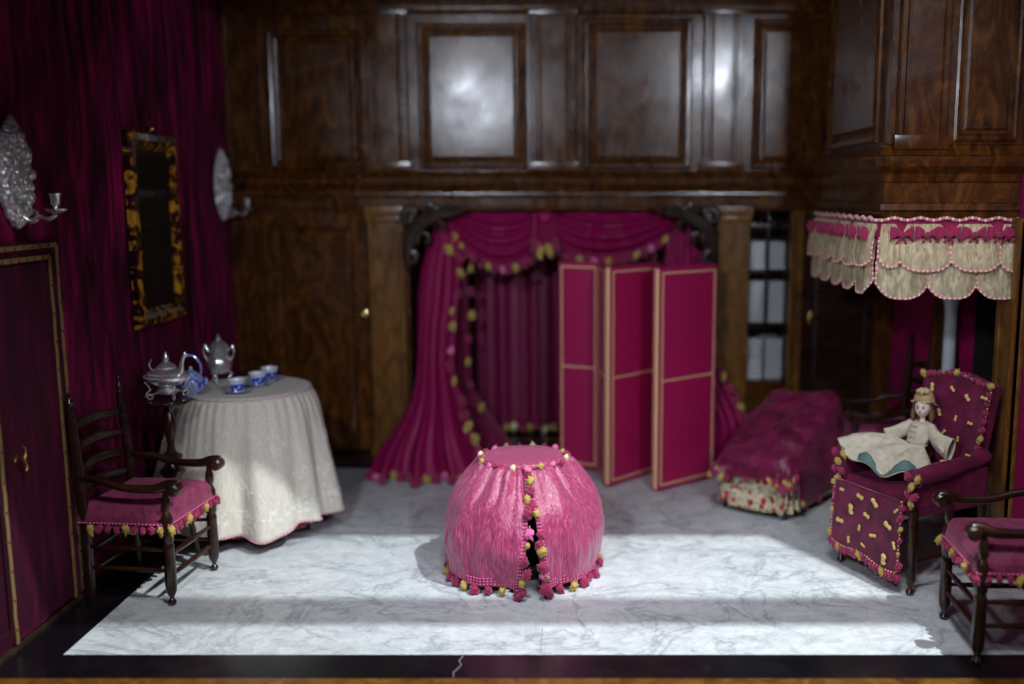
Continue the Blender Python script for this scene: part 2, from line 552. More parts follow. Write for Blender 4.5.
# upper pilasters
for (x0, x1) in ((-1.425, -1.165), (-.345, -.055), (.79, 1.045)):
    bm = bmesh.new()
    panel(bm, W, x0, x1, 2.03, 3.14, [(0, 0), (0, .040), (.006, .046), (.030, .046), (.040, .034), (.052, .034), (.066, .044)])
    for zz, hh in ((2.03, .07), (3.04, .10)):
        box(bm, x0 - .015, x1 + .015, YB - .062, YB, zz, zz + hh, .008)
    trim(bm, 'walnut', angle=12)
# corner stile left
bm = bmesh.new()
panel(bm, W, XL, -2.19, .09, 1.80, [(0, 0), (0, .018), (.02, .018), (.035, .008), (.05, .008)])
panel(bm, W, XL, -2.14, 2.03, 3.10, [(0, 0), (0, .018), (.02, .018), (.035, .008), (.05, .008)])
trim(bm, 'walnut', angle=12)
# lower pilasters
PILS = ((-1.457, -1.215), (.905, 1.115))
for (x0, x1) in PILS:
    bm = bmesh.new()
    panel(bm, W, x0, x1, .10, 1.80, [(0, 0), (0, .042), (.005, .048), (.026, .048), (.034, .038), (.045, .038)])
    box(bm, x0 - .012, x1 + .012, YB - .075, YB, 0, .14, .008)
    box(bm, x0 - .01, x1 + .01, YB - .062, YB, 1.70, 1.735, .006)
    box(bm, x0 - .018, x1 + .018, YB - .075, YB, 1.735, 1.80, .008)
    trim(bm, 'walnut_pale', angle=12)
# entablature between the tiers, breaking forward over each pilaster
def cornice_path(x_start, x_end, res, out=.035):
    p = [(x_start, YB)]
    for a, b in res: p += [(a, YB), (a, YB - out), (b, YB - out), (b, YB)]
    return p + [(x_end, YB)]
bm = bmesh.new()
sweep(bm, cornice_path(XL, XR, [(-1.475, -1.165), (.885, 1.13)]),
      [(0, 1.775), (.030, 1.778), (.034, 1.792), (.024, 1.80), (.024, 1.855), (.034, 1.862), (.042, 1.88), (.040, 1.895), (.052, 1.91), (.075, 1.935), (.098, 1.95), (.104, 1.968), (.104, 1.985), (.075, 1.995), (.05, 2.02), (.035, 2.035), (0, 2.04)])
trim(bm, 'walnut', angle=20)
bm = bmesh.new()
sweep(bm, cornice_path(XL, XR, [(-1.45, -1.14), (-.36, -.04), (.77, 1.065)]),
      [(0, 3.05), (.022, 3.055), (.03, 3.075), (.03, 3.10), (.055, 3.13), (.09, 3.15), (.095, 3.2), (0, 3.2)])
trim(bm, 'walnut', angle=20)
bm = bmesh.new()
for a, b in ((XL, AX0), (AX1, XR)):
    sweep(bm, [(a, YB), (b, YB)], [(.075, 0), (.075, .075), (.06, .095), (.04, .10), (0, .105)])
struct(link('baseboard_back', bm, 'dark_wood', angle=20))

# left cupboard door
DP = [(0, 0), (0, .014), (.006, .020), (.085, .020), (.098, .012), (.110, .006), (.135, .015)]
bm = bmesh.new(); panel(bm, W, -2.175, -1.475, .115, 1.745, DP)
d1 = struct(link('door_1', bm, 'walnut', angle=12))
bm = bmesh.new()
lathe(bm, [(0, 0), (.022, 0), (.024, .004), (.010, .008), (.008, .028), (.020, .036), (.026, .050), (.020, .062), (0, .066)], 16, (-1.50, YB - .018, 1.07), Matrix.Rotation(R(90), 3, 'X'))
tube(bm, [(-1.53, YB - .03, 1.055), (-1.555, YB - .028, 1.052)], .007, 8)
kn = link('door_knob', bm, 'brass', d1); kn['label'] = 'brass knob'

# right door, dark
bm = bmesh.new(); panel(bm, W, 1.50, 1.98, .105, 1.745, [(0, 0), (0, .010), (.05, .010), (.06, .004), (.08, .004), (.095, .009)])
d2 = struct(link('door_2', bm, 'dark_wood', angle=12))
bm = bmesh.new()
box(bm, 1.535, 1.562, YB - .018, YB - .008, 1.00, 1.09, .004)
lathe(bm, [(0, 0), (.009, 0), (.009, .03), (.018, .036), (.020, .046), (0, .056)], 14, (1.549, YB - .014, 1.065), Matrix.Rotation(R(90), 3, 'X'))
tube(bm, [(1.549, YB - .055, 1.065), (1.50, YB - .055, 1.063)], [.008, .006], 8)
blob(bm, (1.549, YB - .022, 1.012), .012, 2)
kn = link('door_handle', bm, 'brass', d2); kn['label'] = 'brass lever handle with key plate'
bm = bmesh.new(); panel(bm, W, 1.395, 1.488, .105, 1.775, [(0, 0), (0, .045), (.008, .052), (.03, .052), (.04, .045)])
trim(bm, 'walnut_pale', angle=12)

# linen cupboard let into the wall
cup = thing('linen_cupboard', 'built-in cupboard with dark shelves of folded linen, right of the bed alcove', 'cupboard', (1.26, YB + .06, .6))
bm = bmesh.new()
x0, x1, z0, z1, dp = -.133, .135, 0, 1.17, .30
box(bm, x0 - .03, x0, .002, dp, z0, z1); box(bm, x1, x1 + .03, .002, dp, z0, z1)
box(bm, x0 - .03, x1 + .03, dp, dp + .02, z0, z1)
box(bm, x0 - .03, x1 + .03, .002, dp + .02, z0 - .03, z0); box(bm, x0 - .03, x1 + .03, .002, dp + .02, z1, z1 + .03)
link('carcass', bm, 'dark_wood', cup, smooth=False)
for zz in (.385, .755, 1.06):
    bm = bmesh.new(); box(bm, x0, x1, .004, dp, zz - .014, zz + .014, .003); link('shelf', bm, 'dark_wood', cup)
bm = bmesh.new()
box(bm, -.006, .006, -.010, .003, z0 + .385, z1, .002)
link('mullion', bm, 'dark_wood', cup)
# folded sheets
def sheet_mesh(w, d, h):
    bm = bmesh.new(); vs = box(bm, -w / 2, w / 2, -d / 2, d / 2, 0, h, h * .42)
    return bm
proto = None
bays = [(0.0, 'bottom shelf'), (.399, 'middle shelf'), (.769, 'upper shelf')]
for bi, (bz, bn) in enumerate(bays):
    top = (.385, .755, 1.06)[bi] - .02
    for side, sx in (('left', -.070), ('right', .066)):
        h = .040 if bi == 0 else .031
        n = int((top - bz) / (h + .0015)) - (2 if bi == 2 else 1)
        for k in range(n):
            if proto is None:
                proto = link('folded_sheet', sheet_mesh(.122, .26, .032), 'sheet')
                o = proto
            else:
                o = proto.copy(); C.objects.link(o)
            o.location = (1.26 + sx + random.uniform(-.001, .001), YB + .06 + .15 + random.uniform(-.006, .006), .6 + bz + .0005 + k * (h + .0008))
            o.scale = (random.uniform(.96, 1.0), 1, h / .034)
            tag(o, 'folded pale grey sheet in the %s stack on the %s of the linen cupboard' % (side, bn), 'linen', 'folded sheets on the %s, %s stack' % (bn, side))

# alcove behind the opening
bm = bmesh.new()
AD = 7.50
box(bm, AX0 - .04, AX0, YB + .06, AD, 0, AZ); box(bm, AX1, AX1 + .04, YB + .06, AD, 0, AZ)
box(bm, AX0, AX1, AD, AD + .04, 0, AZ); box(bm, AX0, AX1, YB + .06, AD, AZ, AZ + .04)
box(bm, AX0, AX1, YB + .02, AD, -.05, 0)
trim(bm, 'dark_wood', smooth=False)
bm = bmesh.new(); box(bm, AX0, AX1, 6.93, AD, 0, .085, .006)
trim(bm, 'dark_wood')

# ================================================================== ALCOVE DRAPES
def folds(u, k, ph=0): return math.sin(u * k * 2 * PI + ph) * .7 + .3 * math.sin(u * k * 4.7 * PI + ph * 1.7)
cur = thing('bed_curtain', 'plain magenta curtain hanging at the back of the bed alcove', 'curtain', (-.15, 7.4, .1))
bm = bmesh.new()
grid(bm, lambda u, v: V((-.66 + 1.6 * u, .035 * folds(u, 6) - .03 * v * noise.noise(V((u * 6, v * 2, 0))), .01 + 1.66 * v)), 160, 24)
link('curtain_cloth', bm, 'drape_shaded', cur, solid=.004)
for i in range(26):
    pom(cur, (-.62 + i * .060, -.05, .035 + .012 * math.sin(i * 2.1)), .024, ('y', 'm', 'm2')[i % 3] if i % 4 else 'c')

def edge_pts(rows, idx): return [r[idx].co.copy() for r in rows]
# left curtain: narrow at the head, caught in, spilling out on the floor
LB = bez([(-1.02, 6.86, 1.72), (-1.06, 6.85, 1.56), (-1.11, 6.84, 1.41), (-1.135, 6.80, 1.18), (-1.14, 6.76, .94), (-1.145, 6.70, .70), (-1.175, 6.63, .51), (-1.254, 6.55, .343), (-1.37, 6.50, .183), (-1.45, 6.46, .03)], 60)
RB = bez([(-.93, 6.86, 1.72), (-.89, 6.85, 1.56), (-.87, 6.84, 1.41), (-.865, 6.80, 1.18), (-.89, 6.76, .94), (-.885, 6.70, .70), (-.83, 6.62, .51), (-.76, 6.53, .343), (-.68, 6.48, .183), (-.60, 6.45, .03)], 60)
lc = thing('side_curtain', 'magenta silk curtain with pompom edging spilling to the floor, left of the alcove', 'curtain', (-1.03, 6.55, 0))
base = V((-1.03, 6.55, 0))
def lcf(u, v):
    i = min(int(v * 59), 58); f = v * 59 - i
    a = LB[i].lerp(LB[i + 1], f); b = RB[i].lerp(RB[i + 1], f)
    p = a.lerp(b, u)
    k = .026 + .065 * v ** 2
    p.y += k * folds(u + .10 * math.sin(v * 3), 3.1, v * 2.2) - .09 * math.sin(PI * u) * (.15 + v * 1.0)
    p.z += .012 * v ** 3 * math.sin(u * 38)
    p.z = max(p.z, .012)
    return p - base
bm = bmesh.new(); rows = grid(bm, lcf, 110, 70)
edge = edge_pts(rows, 110); hem = [v.co.copy() for v in rows[70]]
link('curtain_cloth', bm, 'drape', lc, solid=.005)
keys = ['y', 'm', 'm2', 'm', 'y2', 'm', 'p', 'm2']
for i in range(16):
    e = edge[6 + int(i * 4.1)]
    pom(lc, (e.x + random.uniform(-.05, .02), e.y - .028, e.z + random.uniform(-.02, .02)), random.uniform(.020, .034), 'y' if i % 3 == 0 else keys[(i * 3 + 1) % 8])
for i in range(15):
    e = hem[int(3 + i * 7.3)]
    pom(lc, (e.x, e.y - .035, .032), .027, keys[(i * 5 + 1) % 8])
# inner drape falling inside the alcove
ic = thing('inner_drape', 'shade-darkened magenta drape with yellow pompoms just inside the alcove left edge', 'curtain', (-.85, 7.0, .0))
bm = bmesh.new()
def icf(u, v):
    xl = -1.05; xr = -.80 + .10 * math.sin(v * PI) * 0 - .02 * math.sin(min(v * 1.4, 1) * PI) + .33 * max(v - .72, 0) / .28
    return V((xl + (xr - xl) * u + .85, .02 * folds(u, 4, v) + .03 * (1 - v) - .2 * max(v - .75, 0), 1.70 - 1.66 * v))
rows = grid(bm, icf, 60, 50)
e2 = edge_pts(rows, 60); h2 = [v.co.copy() for v in rows[50]]
link('curtain_cloth', bm, 'drape_shaded', ic, solid=.005)
for i in range(7):
    e = e2[10 + i * 5]; pom(ic, (e.x + random.uniform(-.03, .03), e.y - .03, e.z), .025, ('y', 'm', 'y2', 'm2')[i % 4])
for i in range(6):
    e = h2[int(4 + i * 10)]; pom(ic, (e.x, e.y - .03, e.z + .005), .024, ('m', 'y', 'm2')[i % 3])
# inner drape at right, seen in the dark between the back curtain and the screen
ir = thing('inner_drape', 'shadowed magenta drape with a column of yellow pompoms beside the folding screen', 'curtain', (.02, 7.1, .1))
bm = bmesh.new()
rows = grid(bm, lambda u, v: V((-.12 + .9 * u, .025 * folds(u, 6, v), 1.62 - 1.60 * v)), 70, 20)
link('curtain_cloth', bm, 'drape_shaded', ir, solid=.005)
for i in range(13):
    pom(ir, (-.14 + .01 * math.sin(i * 2), -.04, 1.45 - i * .115), .026, ('y', 'm', 'c', 'm2', 'y2')[i % 5])

# swagged valance, two swags with a knot between
sw = thing('swag_valance', 'magenta swagged valance with pompom fringe across the alcove head', 'valance', (-.05, 6.90, 1.77))
def swag(x0, x1, drop, ztop, zl, zr, name='swag'):
    bm = bmesh.new()
    def f(u, v):
        x = x0 + (x1 - x0) * u
        top = ztop
        sag = (4 * u * (1 - u)) ** .8
        low = zl * (1 - u) + zr * u - drop * sag
        z = top * (1 - v) + low * v
        y = -.035 - .10 * math.sin(PI * min(v * 1.05, 1)) * (.35 + .65 * sag) - .022 * math.sin(v * 26 + 4 * (u - .5) ** 2 * 6) * (.4 + sag)
        return V((x, y, z))
    rows = grid(bm, f, 60, 44)
    hem = [v.co.copy() for v in rows[44]]
    o = link(name, bm, 'drape', sw, solid=.005)
    return hem
h1_ = swag(-.86, -.20, .24, -.005, -.10, -.16)
h2_ = swag(-.24, .74, .22, -.005, -.16, -.03)
for hem_, n in ((h1_, 14), (h2_, 20)):
    for i in range(n):
        e = hem_[int(2 + i * (56 / (n - 1)))]
        pom(sw, (e.x, e.y - .018, e.z - .025), .024, 'y' if i % 4 == 1 else keys[(i * 3 + 1) % 8])
# jabot / knot between the swags
bm = bmesh.new()
grid(bm, lambda u, v: V((-.29 + .15 * u + (.04 * (u - .5)) * v, -.13 - .03 * folds(u, 3), -.01 - (.19 + .06 * math.sin(u * PI)) * v)), 30, 20)
blob(bm, (-.215, -.15, -.04), .05, 2, 0, (1.2, .8, .9), .3)
link('knot', bm, 'drape', sw, solid=.005)
for dx, dz, k in ((-.07, -.235, 'm'), (-.03, -.265, 'y'), (.03, -.262, 'y2'), (.075, -.225, 'm2')):
    pom(sw, (-.215 + dx, -.165, dz), .032, k)
for (x0, w) in ((-.90, .10), (.66, .16)):
    bm = bmesh.new()
    grid(bm, lambda u, v: V((x0 + w * u + .03 * v * (u - .5), -.05 - .02 * folds(u, 3), -.02 - (.42 + .05 * math.sin(u * 7)) * v)), 30, 20)
    link('swag_tail', bm, 'drape', sw, solid=.005)
# right curtain, mostly behind the screen, its foot showing beside the daybed
rc = thing('side_curtain', 'magenta silk curtain mostly hidden behind the folding screen, right of the alcove', 'curtain', (.9, 6.6, 0))
L2 = bez([(.55, 6.88, 1.70), (.58, 6.86, 1.3), (.62, 6.80, .9), (.72, 6.72, .6), (.80, 6.60, .35), (.78, 6.56, .03)], 40)
R2 = bez([(.84, 6.88, 1.70), (.86, 6.86, 1.3), (.86, 6.80, .9), (1.00, 6.68, .60), (1.13, 6.60, .35), (1.17, 6.56, .03)], 40)
bm = bmesh.new()
def rcf(u, v):
    i = min(int(v * 39), 38); f = v * 39 - i
    p = L2[i].lerp(L2[i + 1], f).lerp(R2[i].lerp(R2[i + 1], f), u)
    p.y += (.015 + .03 * v * v) * folds(u, 4, v)
    p.z = max(p.z, .012)
    return p - V((.9, 6.6, 0))
rows = grid(bm, rcf, 60, 50)
e3 = edge_pts(rows, 60)
link('curtain_cloth', bm, 'drape', rc, solid=.005)
for i in range(9):
    e = e3[26 + int(i * 2.7)]; pom(rc, (e.x - .02, e.y - .03, e.z), .024, ('m', 'y', 'm2')[i % 3])

# carved acanthus brackets
def bracket(x, flip, label):
    t = thing('carved_bracket', label, 'bracket', (x, YB - .045, 1.80), 0, None)
    s = -1 if flip else 1
    def curl(cx, cz, a0, r0, turns, w, th=.022):
        pts = []
        for i in range(22):
            k = i / 21
            a = a0 + turns * 2 * PI * k; r = r0 * (1 - .72 * k)
            pts.append((s * (cx + r * math.cos(a)), -.035 - .012 * math.sin(k * PI), cz + r * math.sin(a)))
        return pts, [1.45 * w * (1 - .6 * i / 21) for i in range(22)]
    bm = bmesh.new()
    spine = bez([(.03, -.03, -.40), (.035, -.05, -.28), (.07, -.05, -.16), (.16, -.05, -.085), (.28, -.05, -.04), (.38, -.03, -.03)], 24)
    tube(bm, [(s * p.x, p.y, p.z) for p in spine], [.016 + .036 * math.sin(PI * (i + 1) / 25) for i in range(24)], 8)
    link('scroll_spine', bm, 'carved', t)
    for (cx, cz, a0, r0, tn, w) in ((.05, -.34, 2.2, .055, -.9, .022), (.065, -.22, 2.8, .060, -.8, .022), (.12, -.10, 2.0, .065, .9, .024), (.05, -.07, .6, .055, .9, .026),
                                    (.22, -.05, 2.6, .050, -.9, .020), (.31, -.045, 2.9, .045, -.8, .018), (.38, -.035, 3.0, .035, -.8, .015), (.13, -.20, 5.2, .05, .7, .016), (.23, -.12, 5.6, .045, .7, .014), (.09, -.15, 3.6, .05, .8, .018), (.17, -.03, 1.2, .05, -.9, .018), (.03, -.28, 4.0, .04, .8, .016)):
        bm = bmesh.new(); p, r = curl(cx, cz, a0, r0, tn, w); tube(bm, p, r, 7)
        link('acanthus_leaf', bm, 'carved', t)
    return t
bracket(-1.215, False, 'dark carved acanthus bracket at the upper left corner of the alcove')
bracket(.90, True, 'dark carved acanthus bracket at the upper right corner, above the folding screen')

# ================================================================== LEFT WALL: door, mirror, sconces
WL = lambda u, v, h: V((XL + h, u, v))
bm = bmesh.new()
panel(bm, WL, 3.62, 4.50, .02, 1.69, [(0, 0), (0, .010), (.008, .015), (.075, .015), (.080, .006)])
d3 = struct(link('door_3', bm, 'door_velvet', angle=20))
bm = bmesh.new()
def leaf3(u, v):
    y = 3.90 + u * .52; z = .03 + v * 1.585
    return V((XL + .012 + .004 * noise.noise(V((y * 12, z * 2, 3))), y, z))
grid(bm, leaf3, 40, 60)
lf = link('door_leaf', bm, 'door_velvet', d3, solid=.012)
bm = bmesh.new(); bm2 = bmesh.new()
def wob(a, b, n=26, amp=.003):
    a = V(a); b = V(b)
    return [a.lerp(b, i / (n - 1)) + V((0, amp * noise.noise(V((i * .9, a.y * 9, 1))) * 2, 0)) for i in range(n)]
hx = XL + .016
for pts in ((wob((hx, 4.483, .03), (hx, 4.483, 1.665))), wob((hx + .006, 4.410, .03), (hx + .006, 4.410, 1.615)), wob((hx, 3.64, 1.665), (hx, 4.483, 1.665)), wob((hx + .006, 3.64, 1.615), (hx + .006, 4.41, 1.615)), wob((hx + .006, 3.925, .03), (hx + .006, 3.925, 1.615))):
    ribbon(bm, pts, .020, .004, (1, 0, 0))
    for i in range(1, len(pts) - 1, 2):
        blob(bm, pts[i] + V((.006, 0, 0)), .0065, 1, 1)
b3 = link('braid_trim', bm, ['old_gold', 'braid_dark'], d3); b3['label'] = 'worn gold braid tacked with dark studs'
bm = bmesh.new()
lathe(bm, [(.016, 0), (.018, .006), (.008, .010), (.008, .035), (0, .04)], 14, (XL + .016, 4.03, .80), Matrix.Rotation(R(90), 3, 'Y'))
tube(bm, bez([(XL + .055, 4.03, .855), (XL + .062, 4.03, .83), (XL + .052, 4.03, .80), (XL + .062, 4.03, .77), (XL + .055, 4.03, .745)], 14), [.005, .009, .007, .006, .007, .010, .011, .011, .010, .007, .006, .007, .009, .005], 8)
kn = link('door_handle', bm, 'brass', d3); kn['label'] = 'brass pull handle'

mi = thing('wall_mirror', 'tall dark mirror in a mottled tortoiseshell frame on the velvet wall', 'mirror', (XL + .006, 5.53, 1.695))
Lp = lambda u, v, h: V((h, u, v))
bm = bmesh.new()
rings = []
for ins, h in ((0, 0), (0, .030), (.012, .042), (.045, .046), (.072, .036), (.085, .022), (.098, .016)):
    rings.append([bm.verts.new(Lp(u, v, h)) for u, v in ((-.30 + ins, -.52 + ins), (.30 - ins, -.52 + ins), (.30 - ins, .52 - ins), (-.30 + ins, .52 - ins))])
skin(bm, rings)
link('frame', bm, 'tortoise', mi, angle=25)
bm = bmesh.new(); box(bm, .004, .018, -.215, .215, -.43, .43); link('mirror_glass', bm, 'glass_dark', mi, smooth=False)
bm = bmesh.new(); tube(bm, [(.02, 0, .51), (.02, .0, .56), (.01, 0, .60)], .006, 6); blob(bm, (.03, 0, .545), .014, 2); link('hanging_ring', bm, 'brass', mi)

def sconce():
    t = thing('wall_sconce', 'chased silver oval wall sconce nearest the front, above the braided door', 'sconce', (XL + .006, 4.20, 1.97))
    bm = bmesh.new()
    rings = []
    for k, h in ((0, .030), (.2, .032), (.42, .024), (.5, .038), (.56, .026), (.78, .040), (.92, .026), (1.0, .018), (1.0, .004)):
        ring = []
        for j in range(72):
            a = 2 * PI * j / 72
            sc = 1 + (.05 * abs(math.sin(a * 9)) + .09 * max(0, math.sin(a)) ** 24) * (k > .8)
            hh = h + (.008 * math.sin(a * 16 + k * 9) if .2 < k < 1 else 0)
            ring.append(V((hh, .118 * k * sc * math.cos(a) * (1 - .22 * abs(math.sin(a)) ** 3), .215 * k * sc * math.sin(a))))
        rings.append([bm.verts.new(ring[0])] if k == 0 else [bm.verts.new(p) for p in ring])
    skin(bm, rings)
    link('back_plate', bm, 'chased', t)
    for i in range(10):
        a = 2 * PI * i / 10
        bm = bmesh.new()
        blob(bm, (.04, .088 * math.cos(a), .160 * math.sin(a)), .020, 2, 0, (.5, 1, 1.2), .4, i)
        link('embossed_leaf', bm, 'chased', t)
    bm = bmesh.new()
    blob(bm, (.036, 0, .01), .042, 2, 0, (.35, .8, 1.25), .2, 2)
    link('embossed_boss', bm, 'chased', t)
    bm = bmesh.new()
    tube(bm, bez([(.02, 0, -.16), (.06, .01, -.195), (.10, .01, -.175), (.135, .01, -.185), (.17, .01, -.165)], 18), [.012 - .0003 * i for i in range(18)], 8)
    tube(bm, bez([(.075, .01, -.187), (.09, .01, -.16), (.07, .01, -.15), (.068, .01, -.165)], 10), .006, 6)
    link('arm', bm, 'silver', t)
    bm = bmesh.new()
    lathe(bm, [(0, -.165), (.012, -.163), (.040, -.150), (.048, -.142), (.040, -.144), (.012, -.150), (.010, -.135), (.018, -.120), (.020, -.085), (.026, -.078), (.018, -.078), (0, -.085)], 18, (.17, .01, 0))
    link('candle_cup', bm, 'silver', t)
    return t
sc1 = sconce()
sc2 = copy_tree(sc1); sc2.location = (XL + .006, 6.60, 1.935)
sc2['label'] = 'chased silver oval wall sconce at the back corner, right of the mirror'
for s in (sc1, sc2): s['group'] = 'silver wall sconces'

# ================================================================== FIREPLACE HOOD (right)
HX, HY0, HY1 = 1.47, 4.90, 6.15
fp = thing('fireplace', 'walnut chimneypiece with panelled hood and jambs on the right wall', 'fireplace', (XR, 5.3, 0))
fo = V((XR, 5.3, 0))
def rel(bm):
    for v in bm.verts: v.co -= fo
    return bm
bm = bmesh.new()
box(bm, HX, XR - .002, HY0, HY1, 1.80, CEIL - .01)
link('hood', rel(bm), 'walnut', fp, smooth=False)
HF = lambda u, v, h: V((u, HY0 - h, v))
HL = lambda u, v, h: V((HX - h, u, v))
bm = bmesh.new()
panel(bm, HL, HY0 + .14, HY1 - .12, 2.14, 3.12, RP)
bm2 = None
link('side_panel', rel(bm), 'walnut', fp, angle=12)
bm = bmesh.new()
panel(bm, HF, HX + .03, HX + .27, 2.10, 3.15, [(0, 0), (0, .030), (.006, .036), (.028, .036), (.038, .026), (.046, .026)])
box(bm, HX + .015, HX + .285, HY0 - .05, HY0, 2.10, 2.17, .008)
link('hood_pilaster', rel(bm), 'walnut', fp, angle=12)
bm = bmesh.new()
panel(bm, HF, HX + .31, XR - .03, 2.14, 3.12, RP2)
link('front_panel', rel(bm), 'walnut', fp, angle=12)
bm = bmesh.new()
sweep(bm, [(HX, HY1), (HX, HY0), (XR - .004, HY0)][::1] and [(HX, HY1), (HX, HY0), (XR - .004, HY0)],
      [(0, 1.775), (.012, 1.775), (.020, 1.80), (.034, 1.812), (.030, 1.84), (.012, 1.85), (.012, 1.94), (.022, 1.95), (.030, 1.985), (.046, 2.0), (.072, 2.02), (.080, 2.045), (.080, 2.065), (.055, 2.075), (.035, 2.10), (.02, 2.12), (0, 2.13)])
link('cornice', rel(bm), 'walnut', fp, angle=20)
bm = bmesh.new()
box(bm, HX, XR - .002, HY0, HY1, 1.775, 1.80)
link('hood_soffit', rel(bm), 'dark_wood', fp, smooth=False)
for (ya, yb) in ((4.74, 4.95), (5.60, 5.86)):
    bm = bmesh.new()
    panel(bm, lambda u, v, h: V((XR - h, u, v)), ya, yb, 0, 1.775, [(0, .002), (0, .05), (.01, .06), (.04, .06), (.05, .05), (.065, .05)])
    if ya < 5: # front return facing the room
        panel(bm, lambda u, v, h: V((u, ya - h, v)), XR - .06, XR - .004, 0.01, 1.77, [(0, 0), (0, .006), (.012, .006), (.02, 0)])
    link('jamb', rel(bm), 'walnut_pale' if ya < 5 else 'walnut', fp, angle=12)
bm = bmesh.new()
box(bm, XR - .05, XR - .002, 4.95, 5.60, 1.42, 1.775, .004)
link('lintel', rel(bm), 'dark_wood', fp)
bm = bmesh.new()
for b in ((XR + .1, XR + .5, 4.92, 4.95, 0, 1.45), (XR + .1, XR + .5, 5.60, 5.63, 0, 1.45), (XR + .5, XR + .53, 4.92, 5.63, 0, 1.45), (XR + .1, XR + .53, 4.92, 5.63, 1.42, 1.45), (XR, XR + .53, 4.95, 5.60, -.03, 0.002)): box(bm, *b)
link('firebox', rel(bm), 'dark', fp, smooth=False)
bm = bmesh.new()
lathe(bm, [(.05, .002), (.056, .01), (.056, .05), (.045, .07), (.038, .10), (.036, .5), (.034, 1.25), (.040, 1.28), (.050, 1.31), (.054, 1.34), (.054, 1.41)], 24, (XR - .06, 5.545, 0))
col = link('column', rel(bm), 'grey_marble', fp); col['label'] = 'pale grey marble column'

# scalloped valance under the hood
va = thing('fireplace_valance', 'cream gauze scalloped valance with magenta ribbon bows around the chimney hood', 'valance', (HX, HY0, 1.775))
vo_ = V((HX, HY0, 1.775))
path = [V((HX - .03, HY1 - .05, 0)), V((HX - .03, HY0 - .03, 0)), V((XR - .01, HY0 - .03, 0))]
L1 = (path[1] - path[0]).length; L2_ = (path[2] - path[1]).length
def along(s):
    if s < L1: return path[0].lerp(path[1], s / L1), V((-1, 0, 0))
    return path[1].lerp(path[2], min((s - L1) / L2_, 1)), V((0, -1, 0))
bm = bmesh.new()
def band(u, v):
    s = u * (L1 + L2_); p, n = along(s)
    return V((p.x, p.y, 1.770 - .10 * v)) + n * (.012 + .010 * math.sin(s * 60) * (.3 + v)) - vo_
grid(bm, band, 220, 8)
link('gathered_band', bm, 'magenta', va, solid=.004)
bm = bmesh.new()
pts = []
for i in range(160):
    s = i / 159 * (L1 + L2_); p, n = along(s)
    pts.append(V((p.x, p.y, 1.768 + .006 * math.sin(s * 50))) + n * .032 - vo_)
beads(bm, pts, .010, .016, 2)
link('head_edging', bm, ['pink_wool', 'cream_wool'], va)
def flap(s0, s1, z0, z1, off, name='gauze_flap'):
    bm = bmesh.new()
    cx, n0 = along((s0 + s1) / 2)
    seed = s0 * 7 + z1
    ins = .0
    def f(u, v):
        # narrow gathered head, full rounded foot
        k = .62 + .38 * min(1, v * 1.7) ** .8
        uu = .5 + (u - .5) * k
        s = s0 + (s1 - s0) * uu
        p, n = along(s)
        if abs(n0.x) > .5: p = V((path[0].x, path[0].y - s, 0)); 
        else: p = V((path[1].x + (s - L1), path[1].y, 0))
        w = 1 - abs(2 * u - 1) ** 3.2
        zb = z1 + (z0 - z1) * .24 * (1 - w)
        z = z0 + (zb - z0) * v
        bulge = off + .055 * math.sin(v * PI * .6) * (.5 + .5 * w) + .010 * noise.noise(V((u * 5 + seed, v * 4, 2))) + .008 * math.sin(u * 24) * (1 - v)
        return V((p.x, p.y, z)) + n0 * bulge - vo_
    rows = grid(bm, f, 26, 18)
    hem_ = [rows[j][0].co.copy() for j in range(8, 18)] + [v.co.copy() for v in rows[18]] + [rows[j][26].co.copy() for j in range(17, 7, -1)]
    o = link(name, bm, 'gauze', va)
    b = bmesh.new(); beads(b, hem_, .0068, .0125, 2)
    e = link('beaded_edging', b, ['pink_wool', 'cream_wool'], o)
    return o
fw = .232
# front face: the lower tier is staggered half a flap against the upper one
for a_, b_ in ((-.02, .235), (.225, .475), (.465, .70)): flap(L1 + a_, L1 + b_, 1.70, 1.385, .008)
for a_, b_ in ((.075, .335), (.325, .575), (.565, .70)): flap(L1 + a_, L1 + b_, 1.745, 1.52, .035)
flap(L1 - .17, L1 + .09, 1.745, 1.54, .035)
flap(L1 - .02, L1 + .09, 1.745, 1.54, .030)
for i in range(5):
    a_ = L1 + .01 - (i + 1) * .245
    flap(max(a_ - .15, 0), max(a_ - .15, 0) + .255, 1.745, 1.53, .035)
    flap(max(a_, 0), max(a_, 0) + .255, 1.70, 1.40, .008)
# ribbon bows
def bow(s):
    p, n = along(s)
    t_ = V((0, -1, 0)) if abs(n.x) > .5 else V((1, 0, 0))
    c_ = V((p.x, p.y, 1.695)) + n * .075 - vo_
    bm = bmesh.new()
    for sg in (-1, 1):
        def lf_(u, v, sg=sg):
            a = u * 2 * PI
            return c_ + t_ * sg * (.012 + .034 * (1 - math.cos(a)) / 2 * 1.3) + V((0, 0, (.014 + .030 * (1 - math.cos(a)) / 2) * (v - .5) * 1.6 + .012 * math.sin(a))) + n * .018 * math.sin(a)
        grid(bm, lf_, 16, 4)
        grid(bm, lambda u, v, sg=sg: c_ + t_ * sg * (.008 + .022 * u + .012 * (v - .5)) + V((0, 0, -.012 - .05 * u)) + n * .008 * math.sin(u * 6), 6, 2)
    blob(bm, c_ + n * .012, .014, 2, 0, (1, 1, 1), .3)
    link('ribbon_bow', bm, 'magenta', va, solid=.003)
for s in (.10, .32, .54, .76, .98, 1.20, L1 + .085, L1 + .205, L1 + .31, L1 + .43, L1 + .55, L1 + .635): bow(s)

